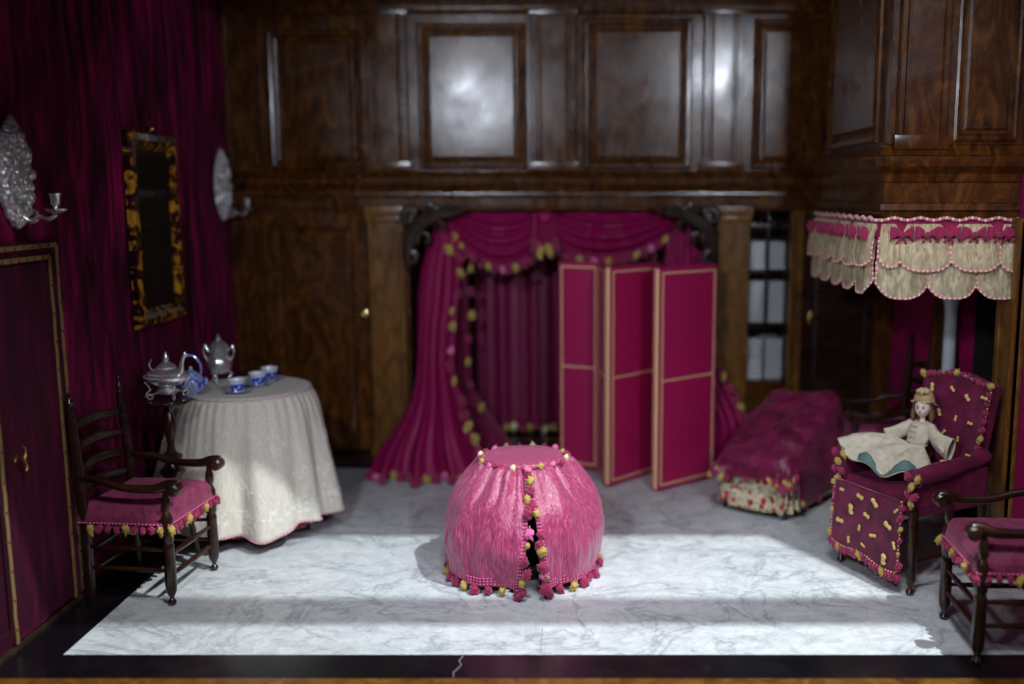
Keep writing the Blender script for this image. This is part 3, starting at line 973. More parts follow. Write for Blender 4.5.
# ================================================================== FOLDING SCREEN
fs = thing('folding_screen', 'magenta cloth folding screen edged with gold braid, zigzag before the alcove', 'screen', (.45, 6.45, 0))
fo2 = V((.45, 6.45, 0))
sp = [(-.175, 6.75), (.115, 6.62), (.150, 6.245), (.487, 6.60), (.452, 6.135), (.865, 6.47)]
sp = [V((a, b, 0)) for a, b in sp]
for i in range(5):
    a, b = sp[i], sp[i + 1]
    t_ = (b - a).normalized(); n = V((t_.y, -t_.x, 0))
    if n.y > 0: n = -n
    front = i in (0, 2, 4)
    a = a + t_ * .012; b = b - t_ * .012
    Lw = (b - a).length; H = 1.435
    Mx = Matrix((( t_.x, -n.x, 0, a.x - fo2.x), (t_.y, -n.y, 0, a.y - fo2.y), (0, 0, 1, 0), (0, 0, 0, 1)))
    bm = bmesh.new(); box(bm, 0, Lw, -.016, .016, .012, H, .006, 0, Mx)
    lf_ = link('screen_leaf', bm, 'screen_cloth', fs)
    bm = bmesh.new()
    for s_ in (-1, 1):
        nn = V((0, s_, 0)); yy = s_ * .0165
        def rb(p, q, w=.010):
            pts = [V(p).lerp(V(q), k / 12) for k in range(13)]
            ribbon(bm, pts, w, .003, nn)
        e = .022
        rb((e, yy, .04), (e, yy, H - .03)); rb((Lw - e, yy, .04), (Lw - e, yy, H - .03))
        rb((e, yy, .045), (Lw - e, yy, .045)); rb((e, yy, H - .035), (Lw - e, yy, H - .035))
        rb((e, yy, .72), (Lw - e, yy, .72), .010)
    # braid running round the near edges of the frame
    for xx, sd in ((-.0005, -1), (Lw + .0005, 1)):
        for yy in (0,):
            ribbon(bm, [V((xx, yy, .02 + (H - .03) * k / 30)) for k in range(31)], .013, .003, (sd, 0, 0))
    for v in bm.verts: v.co = Mx @ v.co
    link('braid_trim', bm, 'gold', lf_, smooth=False)

# ================================================================== CANOPY SEAT (centre front)
dc = V((-.306, 4.85, 0))
dome = thing('draped_stool', 'round stool under a bright pink silk cover with pompom trimmed front slit', 'stool', dc)
prof = bez([(.200, 0, .585), (.232, 0, .565), (.30, 0, .485), (.36, 0, .40), (.395, 0, .29), (.405, 0, .20), (.395, 0, .12), (.382, 0, .045)], 40)
slit_a = R(-90 + 9.5)       # faces the front
def skirt(v, half):
    return 2 * PI - 2 * half
bm = bmesh.new()
def df(u, v):
    j = min(int(v * 39), 38); f = v * 39 - j
    p = prof[j].lerp(prof[j + 1], f)
    half = R(.3) + R(10.0) * max(0, v - .25) ** .9
    th = slit_a + half + u * (2 * PI - 2 * half)
    r, z = p.x, p.z
    r += .017 * math.sin(th * 23 + 1.6 * math.sin(th * 4)) * math.exp(-v * 3.2) * (.6 + .5 * math.sin(th * 3 + 1))
    r -= .020 * max(0, math.sin(th * 13 + 2 * math.sin(th * 3))) ** 8 * math.exp(-((v - .18) / .16) ** 2)
    r += .030 * noise.noise(V((math.cos(th) * 2.1, math.sin(th) * 2.1, v * 1.8)))
    r += .015 * noise.noise(V((math.cos(th) * 5.5, math.sin(th) * 5.5, v * 3.5))) + .006 * noise.noise(V((math.cos(th) * 14, math.sin(th) * 14, v * 9)))
    r += .007 * math.sin(th * 9 + 2) * max(0, v - .6)
    z += .012 * noise.noise(V((math.cos(th) * 3, math.sin(th) * 3, 7))) * v
    # corners of the slit flare a little
    e = min(u, 1 - u)
    r += .02 * math.exp(-(e / .02) ** 2) * v
    return V((r * math.cos(th), r * math.sin(th), z))
rows = grid(bm, df, 240, 60)
eL = [rows[j][0].co.copy() for j in range(61)]; eR = [rows[j][240].co.copy() for j in range(61)]
hem = [v.co.copy() for v in rows[60]]
link('silk_skirt', bm, 'silk', dome, solid=.005)
bm = bmesh.new()
def capf(u, v):
    a = u * 2 * PI; r = .205 * v + 1e-4
    return V((r * math.cos(a), r * math.sin(a), .592 + .012 * (1 - v * v) + .006 * noise.noise(V((r * 9 * math.cos(a), r * 9 * math.sin(a), 1))) - .012 * (v > .95)))
grid(bm, capf, 60, 14, closed=True)
link('top_cushion', bm, 'silk', dome, solid=.006)
bm = bmesh.new()
for ed, off in ((eL, 1), (eR, -1)):
    for q in range(3):
        pts = []
        for j in range(2, 60):
            p = ed[j]; th = math.atan2(p.y, p.x) + off * (.012 + .022 * q)
            r = math.hypot(p.x, p.y) + .007
            pts.append(V((r * math.cos(th), r * math.sin(th), p.z)))
        beads(bm, pts, .0042, .0085, 2)
for q in range(3):
    pts = [V((h.x * 1.015, h.y * 1.015, h.z + .012 + .014 * q)) for h in hem]
    beads(bm, pts, .0042, .009, 2)
link('stitched_braid', bm, ['pink_wool', 'magenta'], dome)
bm = bmesh.new()
pts = [V((.212 * math.cos(a), .212 * math.sin(a), .582)) for a in [2 * PI * k / 80 for k in range(81)]]
beads(bm, pts, .006, .011, 2)
link('top_braid', bm, ['silk', 'magenta'], dome)
# inner stool frame seen through the slit
bm = bmesh.new()
lathe(bm, [(.17, .002), (.18, .02), (.18, .10), (.165, .12), (.165, .53), (.18, .545), (.18, .560), (0, .565)], 28)
link('stool_body', bm, 'dark_wood', dome)
ky = ['m', 'm2', 'y', 'm', 'p', 'y2', 'm2', 'm', 'y']
random.seed(3)
for (ed, off, n, r0) in ((eL, 1, 13, .0165), (eR, -1, 11, .0145)):
    for i in range(n):
        j = int(3 + i * (56 / (n - 1)))
        p = ed[min(j, 60)]
        r = math.hypot(p.x, p.y) + .020; th = math.atan2(p.y, p.x) + off * random.uniform(-.035, .030)
        k = ky[(i * 4 + (0 if off > 0 else 2)) % 9]
        o = pom(dome, (r * math.cos(th), r * math.sin(th), p.z + random.uniform(-.018, .018)), r0 * random.uniform(.75, 1.5), k, 1.2)
for i in range(34):
    h = hem[int(2 + i * 236 / 33)]
    k = ['m', 'm2', 'y', 'm', 'm2', 'y2'][i % 6] if i % 5 else 'm'
    pom(dome, (h.x * 1.02, h.y * 1.02, .024 + random.uniform(-.004, .006)), random.uniform(.017, .023), k, 1.1)
for i in range(20):
    a = 2 * PI * i / 20 + .15
    k = ['m', 'y', 'p', 'm2', 'c'][i % 5]
    pom(dome, (.220 * math.cos(a), .220 * math.sin(a), .588 + random.uniform(-.008, .006)), random.uniform(.011, .017), k, 1)

# ================================================================== LADDER-BACK ARMCHAIR
def make_chair(label, cat='chair'):
    t = thing('ladder_back_armchair', label, cat)
    W2, D2 = .215, .20
    legp = [(0, .001), (.014, .004), (.020, .016), (.014, .028), (.009, .034), (.012, .044), (.023, .066), (.027, .10), (.026, .20), (.024, .27), (.026, .285), (.020, .30), (.026, .315), (.026, .42), (.021, .435), (.014, .45), (.021, .475), (.020, .50), (.013, .53), (.012, .555)]
    for s in (-1, 1):
        bm = bmesh.new(); lathe(bm, legp, 16, (s * W2, -D2, 0)); link('leg', bm, 'dark_wood', t)
    for s in (-1, 1):
        bm = bmesh.new()
        lean = lambda z: D2 + max(0, z - .42) * .07
        pts = [(s * (W2 - .01), lean(z), z) for z in (.002, .03, .2, .42, .55, .7, .85, .92)]
        tube(bm, pts, [.018, .022, .023, .024, .022, .021, .020, .018], 12)
        lathe(bm, [(.014, 0), (.010, .012), (.018, .022), (.020, .034), (.012, .048), (.009, .055), (.012, .065), (.006, .082), (0, .088)], 12, (s * (W2 - .01), lean(.92), .915))
        link('back_post', bm, 'dark_wood', t)
    for k, z in enumerate((.52, .62, .72, .82)):
        bm = bmesh.new()
        def f(u, v, z=z):
            x = -W2 + .02 + (2 * W2 - .04) * u
            yy = D2 + (z - .42) * .07 + .035 * math.sin(PI * u)
            return V((x, yy, z + (v - .5) * .022 + (v) * .026 * (math.sin(PI * u) ** .7)))
        grid(bm, f, 16, 4); link('slat', bm, 'dark_wood', t, solid=.012)
    for z, k in ((.14, 0), (.24, 1)):
        for (a, b) in (((-W2, -D2), (-W2 + .01, D2)), ((W2, -D2), (W2 - .01, D2)), ((-W2, -D2), (W2, -D2)), ((-W2 + .01, D2), (W2 - .01, D2))):
            side = a[0] == b[0] or abs(a[0] - b[0]) < .1
            zz = z + (.025 if side else 0)
            bm = bmesh.new(); A = V((*a, zz)); B = V((*b, zz))
            tube(bm, [A.lerp(B, q / 6) for q in range(7)], [.008, .010, .0125, .014, .0125, .010, .008], 8)
            link('stretcher', bm, 'dark_wood', t)
    bm = bmesh.new()
    for (a, b) in (((-W2, -D2), (-W2 + .01, D2)), ((W2, -D2), (W2 - .01, D2)), ((-W2, -D2), (W2, -D2)), ((-W2 + .01, D2), (W2 - .01, D2))):
        tube(bm, [V((*a, .405)), V((*b, .405))], .015, 8)
    box(bm, -W2, W2, -D2, D2, .395, .41, .004)
    link('seat_frame', bm, 'dark_wood', t)
    # arms curve out and down to a knob
    for s in (-1, 1):
        bm = bmesh.new()
        pts = bez([(s * (W2 - .01), D2 + .02, .600), (s * (W2 + .012), D2 - .10, .590), (s * (W2 + .012), -.02, .560), (s * (W2 + .008), -D2 + .05, .558), (s * W2, -D2 - .015, .575), (s * W2, -D2 - .055, .570)], 22)
        rr = [.015, .016, .017, .018, .018, .018, .018, .018, .018, .019, .019, .020, .021, .022, .023, .024, .025, .026, .028, .030, .031, .026]
        tube(bm, pts, rr, 12)
        lathe(bm, [(0, -.034), (.020, -.033), (.030, -.024), (.032, 0), (.030, .024), (.020, .033), (0, .034)], 16, (s * W2, -D2 - .045, .558), Matrix.Rotation(R(90), 3, 'Y'))
        link('arm', bm, 'dark_wood', t)
    bm = bmesh.new()
    def top(u, v):
        x = (u - .5) * 2; y = (v - .5) * 2
        e = max(abs(x), abs(y))
        z = .425 + .075 * (1 - e ** 5) ** .5 if e < 1 else .425
        sx = 1 - .04 * (y * y); 
        return V((x * (W2 + .012) * (1 - .03 * y * y), y * (D2 + .015), z + .004 * noise.noise(V((x * 4, y * 4, 1)))))
    grid(bm, top, 32, 32)
    ring = [(-1, -1), (1, -1), (1, 1), (-1, 1)]
    pr = [(0, .425), (.004, .40)]
    rings = []
    for o_, z in ((0, .427), (.006, .40), (.004, .375)):
        rr = []
        for k in range(4):
            a = ring[k]; b = ring[(k + 1) % 4]
            for q in range(16):
                x = a[0] + (b[0] - a[0]) * q / 16; y = a[1] + (b[1] - a[1]) * q / 16
                rr.append(bm.verts.new((x * (W2 + .012 + o_) * (1 - .03 * y * y), y * (D2 + .015 + o_), z - (.008 * abs(math.sin(q * PI / 8)) if z < .38 else 0))))
        rings.append(rr)
    skin(bm, rings)
    cu = link('seat_cushion', bm, 'seat_cloth', t, angle=60); cu['label'] = 'dusty pink damask cushion with pompom fringe'
    bm = bmesh.new()
    loop = [V((x * (W2 + .02), y * (D2 + .023), .392)) for x, y in ((-1, 1), (-1, -1), (1, -1), (1, 1))]
    beads(bm, loop, .005, .009, 2)
    link('cushion_braid', bm, ['magenta', 'pink_wool'], cu)
    spots = [(-W2 - .02 + (2 * W2 + .04) * i / 11, -D2 - .028) for i in range(12)]
    for s in (-1, 1): spots += [(s * (W2 + .026), -D2 + .02 + i * .042) for i in range(9)]
    for i, (x, y) in enumerate(spots):
        pom(cu, (x, y, .368 + random.uniform(-.006, .004)), random.uniform(.010, .014) if i % 4 else .0155, 'y' if i % 4 == 0 else ('m', 'm2')[i % 2], 1.4)
    return t
ch = make_chair('dark ladder-back armchair with pink fringed cushion beside the braided door')
ch.location = (-2.092, 4.622, 0); ch.rotation_euler.z = R(84.8)
c2 = copy_tree(ch); c2.location = (1.805, 4.01, 0); c2.rotation_euler.z = R(-92.7)
c2['label'] = 'dark turned armchair with pink cushion, foremost at the right edge'
c3 = copy_tree(ch); c3.location = (1.85, 6.09, 0); c3.rotation_euler.z = R(-92)
c3['label'] = 'dark ladder-back armchair in shadow beyond the daybed head'
for c_ in (ch, c2, c3): c_['group'] = 'ladder-back armchairs'

# ================================================================== UPHOLSTERED ARMCHAIR
AC = V((1.652, 4.826, 0)); AR = R(-63.7)
ac = thing('upholstered_armchair', 'magenta damask armchair tufted with yellow pompoms, holding the doll', 'armchair', AC, AR)
W2, D2 = .245, .235
lp = [(0, .001), (.013, .004), (.020, .016), (.014, .028), (.010, .036), (.018, .06), (.024, .10), (.022, .25), (.024, .40), (.02, .43)]
for s in (-1, 1):
    bm = bmesh.new(); lathe(bm, lp, 16, (s * W2, -D2, 0)); link('leg', bm, 'dark_wood', ac)
    bm = bmesh.new(); tube(bm, [(s * (W2 - .02), D2 + .02, .002), (s * (W2 - .02), D2, .2), (s * (W2 - .02), D2, .42)], .020, 10); link('leg', bm, 'dark_wood', ac)
for s in (-1, 1):
    bm = bmesh.new(); tube(bm, [(s * W2, -D2, .16), (s * (W2 - .02), D2, .16)], .011, 8); link('stretcher', bm, 'dark_wood', ac)
bm = bmesh.new()
box(bm, -W2 - .012, W2 + .012, -D2 - .015, D2, .38, .45, .02)
def sf(u, v):
    x = (u - .5) * 2; y = (v - .5) * 2; e = max(abs(x), abs(y))
    return V((x * (W2 + .010), y * (D2 + .010), .44 + .045 * max(0, 1 - e ** 6) ** .5))
grid(bm, sf, 26, 26)
link('seat', bm, 'arm_cloth', ac)
bm = bmesh.new()
def apr(u, v):
    x = -W2 - .020 + u * (2 * W2 - .015)
    return V((x, -D2 - .036 - .012 * math.sin(u * PI) - .012 * v + .006 * noise.noise(V((u * 5, v * 3, 3))), .455 - (.335 + .03 * (u - .5)) * v - .01 * math.sin(u * PI * 3) * v))
rows = grid(bm, apr, 30, 26)
apl = [rows[j][0].co.copy() for j in range(27)]; aprr = [rows[j][30].co.copy() for j in range(27)]; aph = [v.co.copy() for v in rows[26]]
ap = link('front_apron', bm, 'arm_cloth', ac, solid=.010)
bm = bmesh.new()
for ln in (apl, aprr, aph): beads(bm, [p + V((0, -.008, .002)) for p in ln], .0045, .009, 2)
beads(bm, [V((-W2 - .02 + (2 * W2 - .015) * i / 20, -D2 - .040, .452)) for i in range(21)], .0045, .009, 2)
link('apron_braid', bm, ['gold', 'magenta'], ap)
# back slab, leaning
LEAN = .17
def backp(x, z, off):
    y = D2 - .03 + (z - .44) * math.tan(LEAN)
    return V((x, y - off * math.cos(LEAN), z + off * math.sin(LEAN) * -.0))
bm = bmesh.new()
ring_n = []
def back_half(z): return .198 + .022 * (z - .44) / .54
def bkf(u, v):
    z = .44 + .54 * v; w = back_half(z)
    z2 = z + .012 * math.cos((u - .5) * 2 * PI) * v - .01 * v * abs(u - .5) * 2
    e = max(abs(u - .5) * 2, abs(v - .5) * 2)
    return backp((u - .5) * 2 * w, z2, .035 + .02 * (1 - e ** 4))
def bkb(u, v):
    z = .44 + .54 * v; w = back_half(z)
    z2 = z + .012 * math.cos((u - .5) * 2 * PI) * v - .01 * v * abs(u - .5) * 2
    return backp((u - .5) * 2 * w, z2, -.035)
ra = grid(bm, bkf, 24, 24); rb_ = grid(bm, bkb, 24, 24)
loopa = [ra[0][i] for i in range(25)] + [ra[j][24] for j in range(1, 25)] + [ra[24][i] for i in range(23, -1, -1)] + [ra[j][0] for j in range(23, 0, -1)]
loopb = [rb_[0][i] for i in range(25)] + [rb_[j][24] for j in range(1, 25)] + [rb_[24][i] for i in range(23, -1, -1)] + [rb_[j][0] for j in range(23, 0, -1)]
skin(bm, [loopa, loopb])
edgeb = [v.co.copy() for v in loopa]
bk = link('backrest', bm, 'arm_cloth', ac, angle=60)
bm = bmesh.new(); beads(bm, edgeb[24:72], .005, .010, 2); link('back_braid', bm, ['gold', 'magenta'], bk)
for i in range(25):
    p = edgeb[24 + int(i * 2)]
    pom(bk, p + V((random.uniform(-.004, .004), -.006, .004)), random.uniform(.010, .015) if i % 6 else .017, 'y' if i % 6 == 0 else ('m', 'm2')[i % 2], 1)
def tuft(parent, p, n, r=.014):
    o = bpy.data.objects.new('tuft', TUFT); C.objects.link(o); o.parent = parent
    o.location = p; o.rotation_euler = (V(n).to_track_quat('Z', 'Y').to_matrix() @ Matrix.Rotation(random.uniform(0, 6), 3, 'Z')).to_euler()
    r *= random.uniform(.6, 1.05); o.scale = (r, r * random.uniform(.8, 1.3), r)
bm = bmesh.new()
for k in range(2):
    blob(bm, (math.cos(k * PI + .3) * .75, math.sin(k * PI + .3) * .75, .35), .62, 2, 0, (1.0, 1.0, .7), .5, k)
blob(bm, (0, 0, .4), .45, 2, 0, (1, 1, 1), .4, 5)
TUFT = bpy.data.meshes.new('tuft'); bm.to_mesh(TUFT); bm.free(); TUFT.materials.append(mat('tuft_wool', (.72, .52, .18), .85)); TUFT.shade_smooth()
for r_ in range(4):
    for q in range(4):
        x = -.165 + q * .11 + (.055 if r_ % 2 else 0) + random.uniform(-.02, .02)
        if abs(x) > .21: continue
        z = .56 + r_ * .115
        tuft(bk, backp(x, z + random.uniform(-.02, .02), .058), (0, -1, .1), .017)
for r_ in range(4):
    for q in range(4):
        x = -.19 + q * .125 + (.06 if r_ % 2 else 0) + random.uniform(-.02, .02)
        if abs(x) > .22: continue
        u = min(.95, max(.05, (x + W2 + .020) / (2 * W2 - .015))); v = .14 + r_ * .24
        p = apr(u, v); tuft(ap, p + V((0, -.006, 0)), (0, -1, 0), .019)
for i, p in enumerate(aph[::2]): pom(ap, p + V((0, -.004, -.016)), random.uniform(.013, .018), ('m', 'm2', 'y', 'm', 'm2')[i % 5], 1.3)
for k, ln in enumerate((apl, aprr)):
    for i in range(6):
        p = ln[int(2 + i * 4.3)]; pom(ap, p + V(((-.006, .006)[k] + random.uniform(-.008, .008), -.006, 0)), random.uniform(.008, .017), ('y', 'm', 'm2', 'y2', 'm')[(i + k) % 5], 1.1)
# arms: padded rolls with draped ends
for s in (-1, 1):
    bm = bmesh.new()
    pts = bez([(s * (W2 - .02), D2 + .0, .62), (s * (W2 + .005), .05, .605), (s * (W2 + .01), -D2 + .04, .585), (s * (W2 + .01), -D2 - .02, .575)], 16)
    tube(bm, pts, [.036 + .004 * math.sin(i) + .0006 * i for i in range(16)], 16)
    grid(bm, lambda u, v, s=s: V((s * (W2 + .018 - .004 * v), D2 - .02 - (2 * D2 - .01) * u, .58 - .15 * v)), 10, 6)
    grid(bm, lambda u, v, s=s: V((s * (W2 - .030 + .01 * v), D2 - .02 - (2 * D2 - .01) * u, .58 - .11 * v)), 10, 6)
    grid(bm, lambda u, v, s=s: V((s * (W2 + .018 - .05 * u), -D2 - .018, .58 - .14 * v)), 4, 6)
    ar = link('arm', bm, 'arm_cloth', ac, angle=60)
    for (y, z) in ((.10, .640), (-.06, .632)): tuft(ar, (s * (W2 - .005), y, z), (0, 0, 1))
    for i, (dx, dz, k) in enumerate(((-.03, .0, 'm'), (.035, .0, 'y'), (0, -.045, 'y2'), (.02, -.09, 'm'), (-.02, -.085, 'm2'), (0, -.13, 'y'))):
        pom(ar, (s * (W2 + .01) + dx, -D2 - .032, .585 + dz), .016, k, 1.1)

# ================================================================== DOLL
fw_ = V((-.897, -.444, 0)); sd_ = V((.444, -.897, 0)); up = V((0, 0, 1))
pel = V((1.625, 4.84, .535))
doll = thing('doll', 'small bisque doll in cream dress and straw bonnet reclining in the armchair', 'doll', pel)
neck = V((1.70, 4.885, .765)); head = V((1.700, 4.885, .828))
rl = lambda p: V(p) - pel
hd_f = V((-.60, -.80, -.04)).normalized(); hd_s = hd_f.cross(up).normalized(); hd_u = hd_s.cross(hd_f)
def HP(f, s, u): return rl(head) + (hd_f * f + hd_s * s + hd_u * u) * 1.14
bm = bmesh.new()
# head
res = bmesh.ops.create_icosphere(bm, subdivisions=4, radius=1)
for v in res['verts']:
    c = v.co.copy()
    f, s, u = c.x, c.y, c.z
    wd = .034 * (1 - .16 * max(0, -u) - .04 * max(0, u))
    dpt = .037
    hh = .043
    F = f * dpt; S = s * wd; U = u * hh
    if f > .1:
        g = lambda a, b, w: math.exp(-((s - a) ** 2 + (u - b) ** 2) / w)
        F += .010 * g(0, -.12, .012) + .006 * g(0, -.02, .010)      # nose
        F -= .005 * (g(.36, .10, .03) + g(-.36, .10, .03))          # eye hollows
        F += .004 * (g(.45, -.30, .06) + g(-.45, -.30, .06))        # cheeks
        F += .004 * g(0, -.45, .012) + .006 * g(0, -.80, .04)       # lips and chin
    v.co = HP(F, S, U)
# ears
for s in (-1, 1): blob(bm, HP(-.002, s * .033, -.002), .009, 2, 0, (.5, .5, 1))
tube(bm, [HP(-.006, 0, -.02), rl(neck), rl(neck) - V((.01, .01, .03))], [.015, .014, .02], 12)
torso = [rl(neck) + V((0, 0, -.005)), rl(V((1.70, 4.882, .735))), rl(V((1.69, 4.875, .70))), rl(V((1.672, 4.866, .65))), rl(V((1.65, 4.855, .60))), V((0, 0, 0))]
rr = [.018, .045, .050, .038, .042, .050]
rings = []
for p, r in zip(torso, rr):
    rings.append([bm.verts.new(p + (sd_ * math.cos(a) * r * 1.1 + fw_ * math.sin(a) * r * .7)) for a in [2 * PI * k / 16 for k in range(16)]])
skin(bm, rings); bm.faces.new(rings[0]); bm.faces.new(rings[-1])
def limb(pts, rads): tube(bm, bez(pts, 10), [rads[0] + (rads[-1] - rads[0]) * i / 9 for i in range(10)], 10)
def hand(wr, dr, side):
    wr = V(wr); dr = V(dr).normalized(); sdv = V(side).normalized(); nn_ = dr.cross(sdv)
    limb([wr, wr + dr * .012, wr + dr * .024], (.007, .009))
    for k in range(4):
        o = wr + dr * .022 + sdv * (k - 1.5) * .005
        L = (.016, .019, .018, .014)[k]
        tube(bm, [o, o + dr * L * .5 + nn_ * .001, o + dr * L * .85 + nn_ * .005, o + dr * L + nn_ * .009], [.0030, .0028, .0025, .002], 6)
    o = wr + dr * .008 - sdv * .007
    tube(bm, [o, o - sdv * .006 + dr * .006, o - sdv * .008 + dr * .014 + nn_ * .003], [.0033, .003, .0025], 6)
shR = rl(neck) + sd_ * .050 + V((0, 0, -.03)); shL = rl(neck) - sd_ * .050 + V((0, 0, -.03))
eR_ = rl(V((1.745, 4.775, .68))); wR = rl(V((1.735, 4.720, .665)))
eL_ = rl(V((1.600, 4.945, .68))); wL = rl(V((1.54, 4.93, .645)))
limb([shR, eR_, wR], (.015, .008)); limb([shL, eL_, wL], (.015, .008))
hand(wR, (.3, -.9, -.3), (.2, .1, .9)); hand(wL, (-.9, -.3, -.4), (.3, -.9, 0))
# legs under the skirt
for s in (-1, 1):
    limb([sd_ * .03 * s + V((0, 0, -.005)), fw_ * .11 + sd_ * .035 * s + V((0, 0, .02)), fw_ * .17 + sd_ * .04 * s + V((0, 0, .0))], (.026, .014))
    tube(bm, [fw_ * .165 + sd_ * .04 * s, fw_ * .18 + sd_ * .04 * s + V((0, 0, .012)), fw_ * .185 + sd_ * .042 * s + V((0, 0, .024))], [.012, .013, .008], 8)
body = link('body', bm, 'skin', doll)
md = body.modifiers.new('one_surface', 'REMESH'); md.mode = 'VOXEL'; md.voxel_size = .0026; md.use_smooth_shade = True
for s in (-1, 1):
    bm = bmesh.new(); blob(bm, HP(.0325, s * .0125, .004), .0046, 2, 0, (1, 1, 1)); link('eye', bm, 'eye', doll)
    bm = bmesh.new(); tube(bm, [HP(.0335, s * .006, .0125), HP(.0345, s * .0125, .0145), HP(.0315, s * .019, .0125)], .0012, 6); link('eyebrow', bm, 'hair', doll)
bm = bmesh.new(); tube(bm, [HP(.0365, -.007, -.0195), HP(.0395, 0, -.0190), HP(.0365, .007, -.0195)], [.001, .0026, .001], 6); link('mouth', bm, 'lip', doll)
# hair
bm = bmesh.new()
def hairf(u, v):
    a = R(72) + u * R(216); el = R(85) - v * R(125)
    rr_ = 1.10 + .05 * math.sin(a * 14) + .05 * noise.noise(V((u * 9, v * 4, 0)))
    return HP(.040 * rr_ * math.cos(a) * math.cos(el) - .002, .037 * rr_ * math.sin(a) * math.cos(el), .046 * rr_ * math.sin(el))
grid(bm, hairf, 40, 16)
for k in range(9):
    a = R(82) + k * R(196) / 8
    p0 = (.040 * math.cos(a), .038 * math.sin(a), -.02)
    tube(bm, [HP(p0[0], p0[1], -.01), HP(p0[0] * 1.08, p0[1] * 1.12, -.035), HP(p0[0] * .98, p0[1] * 1.05, -.055)], [.010, .010, .006], 8)
link('hair', bm, 'hair', doll, solid=.004)
# bonnet
bm = bmesh.new()
def bon(u, v):
    a = u * 2 * PI
    r = (.050 * math.sin(min(v * 1.35, 1) * PI / 2) + .012 * max(0, v - .74) * 4) * (1 + .09 * math.sin(a * 9 + 3 * v) * v)
    h = .060 * math.cos(min(v * 1.35, 1) * PI / 2) + .005 * math.sin(a * 5)
    return HP(-.016 + r * math.cos(a) * .75 - h * .12, r * math.sin(a) * .86, .020 + h + .014 * max(0, math.cos(a)) * v - .030 * max(0, -math.cos(a)) * v)
grid(bm, bon, 54, 16, closed=True)
bo = link('bonnet', bm, 'bonnet', doll, solid=.004)
bm = bmesh.new()
for k in range(5):
    a = 2 * PI * k / 5; blob(bm, HP(.004 + .014 * math.cos(a), .018 * math.sin(a), .076), .015, 2, 0, (1, 1, .8), .6, k)
link('ribbon_rosette', bm, mat('rosette_tan', (.56, .40, .24), .8), bo)
# dress: bodice, skirt, sleeves
bm = bmesh.new()
rings = []
for p, r, sx in ((rl(neck) + V((0, 0, -.006)), .026, 1), (rl(V((1.702, 4.884, .742))), .056, 1.05), (rl(V((1.695, 4.878, .71))), .058, 1.05), (rl(V((1.680, 4.87, .67))), .050, 1.0), (rl(V((1.668, 4.864, .645))), .046, 1.0)):
    rings.append([bm.verts.new(p + (sd_ * math.cos(a) * r * 1.15 * sx + fw_ * math.sin(a) * r * .85) * (1 + .03 * math.sin(a * 8))) for a in [2 * PI * k / 36 for k in range(36)]])
skin(bm, rings)
link('bodice', bm, 'dress', doll, solid=.004)
bm = bmesh.new()
for k in range(5):
    p = rl(V((1.700, 4.884, .742))).lerp(rl(V((1.668, 4.864, .645))), k / 4) + fw_ * .052
    tube(bm, [p - sd_ * .020, p + fw_ * .004, p + sd_ * .020], .0022, 6)
tube(bm, [rl(V((1.668, 4.864, .648))) + (sd_ * math.cos(a) * .056 + fw_ * math.sin(a) * .043) for a in [2 * PI * k / 30 for k in range(31)]], .004, 6)
link('lacing', bm, 'linen', doll)
hemc = bez([(1.62, 4.99, .54), (1.52, 5.02, .60), (1.43, 5.02, .62), (1.345, 5.00, .612), (1.300, 4.965, .590), (1.335, 4.87, .545), (1.400, 4.775, .512), (1.465, 4.70, .494), (1.56, 4.645, .515), (1.655, 4.66, .535), (1.72, 4.72, .52)], 120)
bm = bmesh.new()
wc = rl(V((1.668, 4.864, .648)))
def skf(u, v):
    a = R(175) - u * R(350) + R(0)
    w0 = wc + (-sd_ * math.cos(u * PI) * .048 + fw_ * math.sin(u * PI) * .036)
    h = rl(hemc[min(int(u * 119), 119)])
    p = w0.lerp(h, v)
    p.z += .060 * math.sin(v * PI * .62) * math.sin(u * PI) ** .6 * (1 - .5 * v) + .015 * v
    fo_ = .016 * math.sin(u * 34 + 1.5 * math.sin(v * 3)) * (v ** .7) * (1 - .25 * v) + .010 * noise.noise(V((u * 7, v * 3, 5))) * v
    p += up * fo_
    return p
rows = grid(bm, skf, 119, 30)
link('skirt', bm, 'dress', doll, solid=.005)
# teal lining turned up at the hem
bm = bmesh.new()
pts = [skf(.56 + .30 * k / 24, 1.0) for k in range(25)]
rws = []
for j in range(7):
    rws.append([bm.verts.new(p + V((.015, .030, .0)) * (j / 6) + V((0, 0, -.004 + (.034 + .022 * math.sin(k * .42)) * (j / 6))) + fw_ * .006 + V((0, 0, .012 * (1 - j / 6)))) for k, p in enumerate(pts)])
skin(bm, rws, closed=False)
ln = link('skirt_lining', bm, 'teal', doll, solid=.003); ln['label'] = 'teal lining turned out at the hem'
for nm, (a, b, c_, wa, wb_) in {'r': (shR + V((0, 0, .0)), eR_ + V((0, 0, .012)), rl(V((1.785, 4.705, .672))), .030, .062), 'l': (shL + V((0, 0, .0)), eL_ + V((0, 0, .010)), rl(V((1.545, 4.955, .668))), .030, .042)}.items():
    bm = bmesh.new(); rings = []
    path_ = bez([a, b, c_], 16)
    for i, p in enumerate(path_):
        t_ = (path_[min(i + 1, 15)] - path_[max(i - 1, 0)]).normalized()
        e1 = (up - t_ * up.dot(t_)).normalized(); e2_ = t_.cross(e1)
        r = wa + (wb_ - wa) * (i / 15) ** 1.6
        dr_ = V((0, 0, -(wb_ - wa) * .55 * (i / 15) ** 1.5))
        rings.append([bm.verts.new(p + dr_ + e1 * math.cos(q) * r * (1 + .05 * math.sin(q * 5)) + e2_ * math.sin(q) * r * (.72 - .30 * i / 15)) for q in [2 * PI * k / 28 for k in range(28)]])
    skin(bm, rings)
    link('sleeve', bm, 'dress', doll, solid=.004)

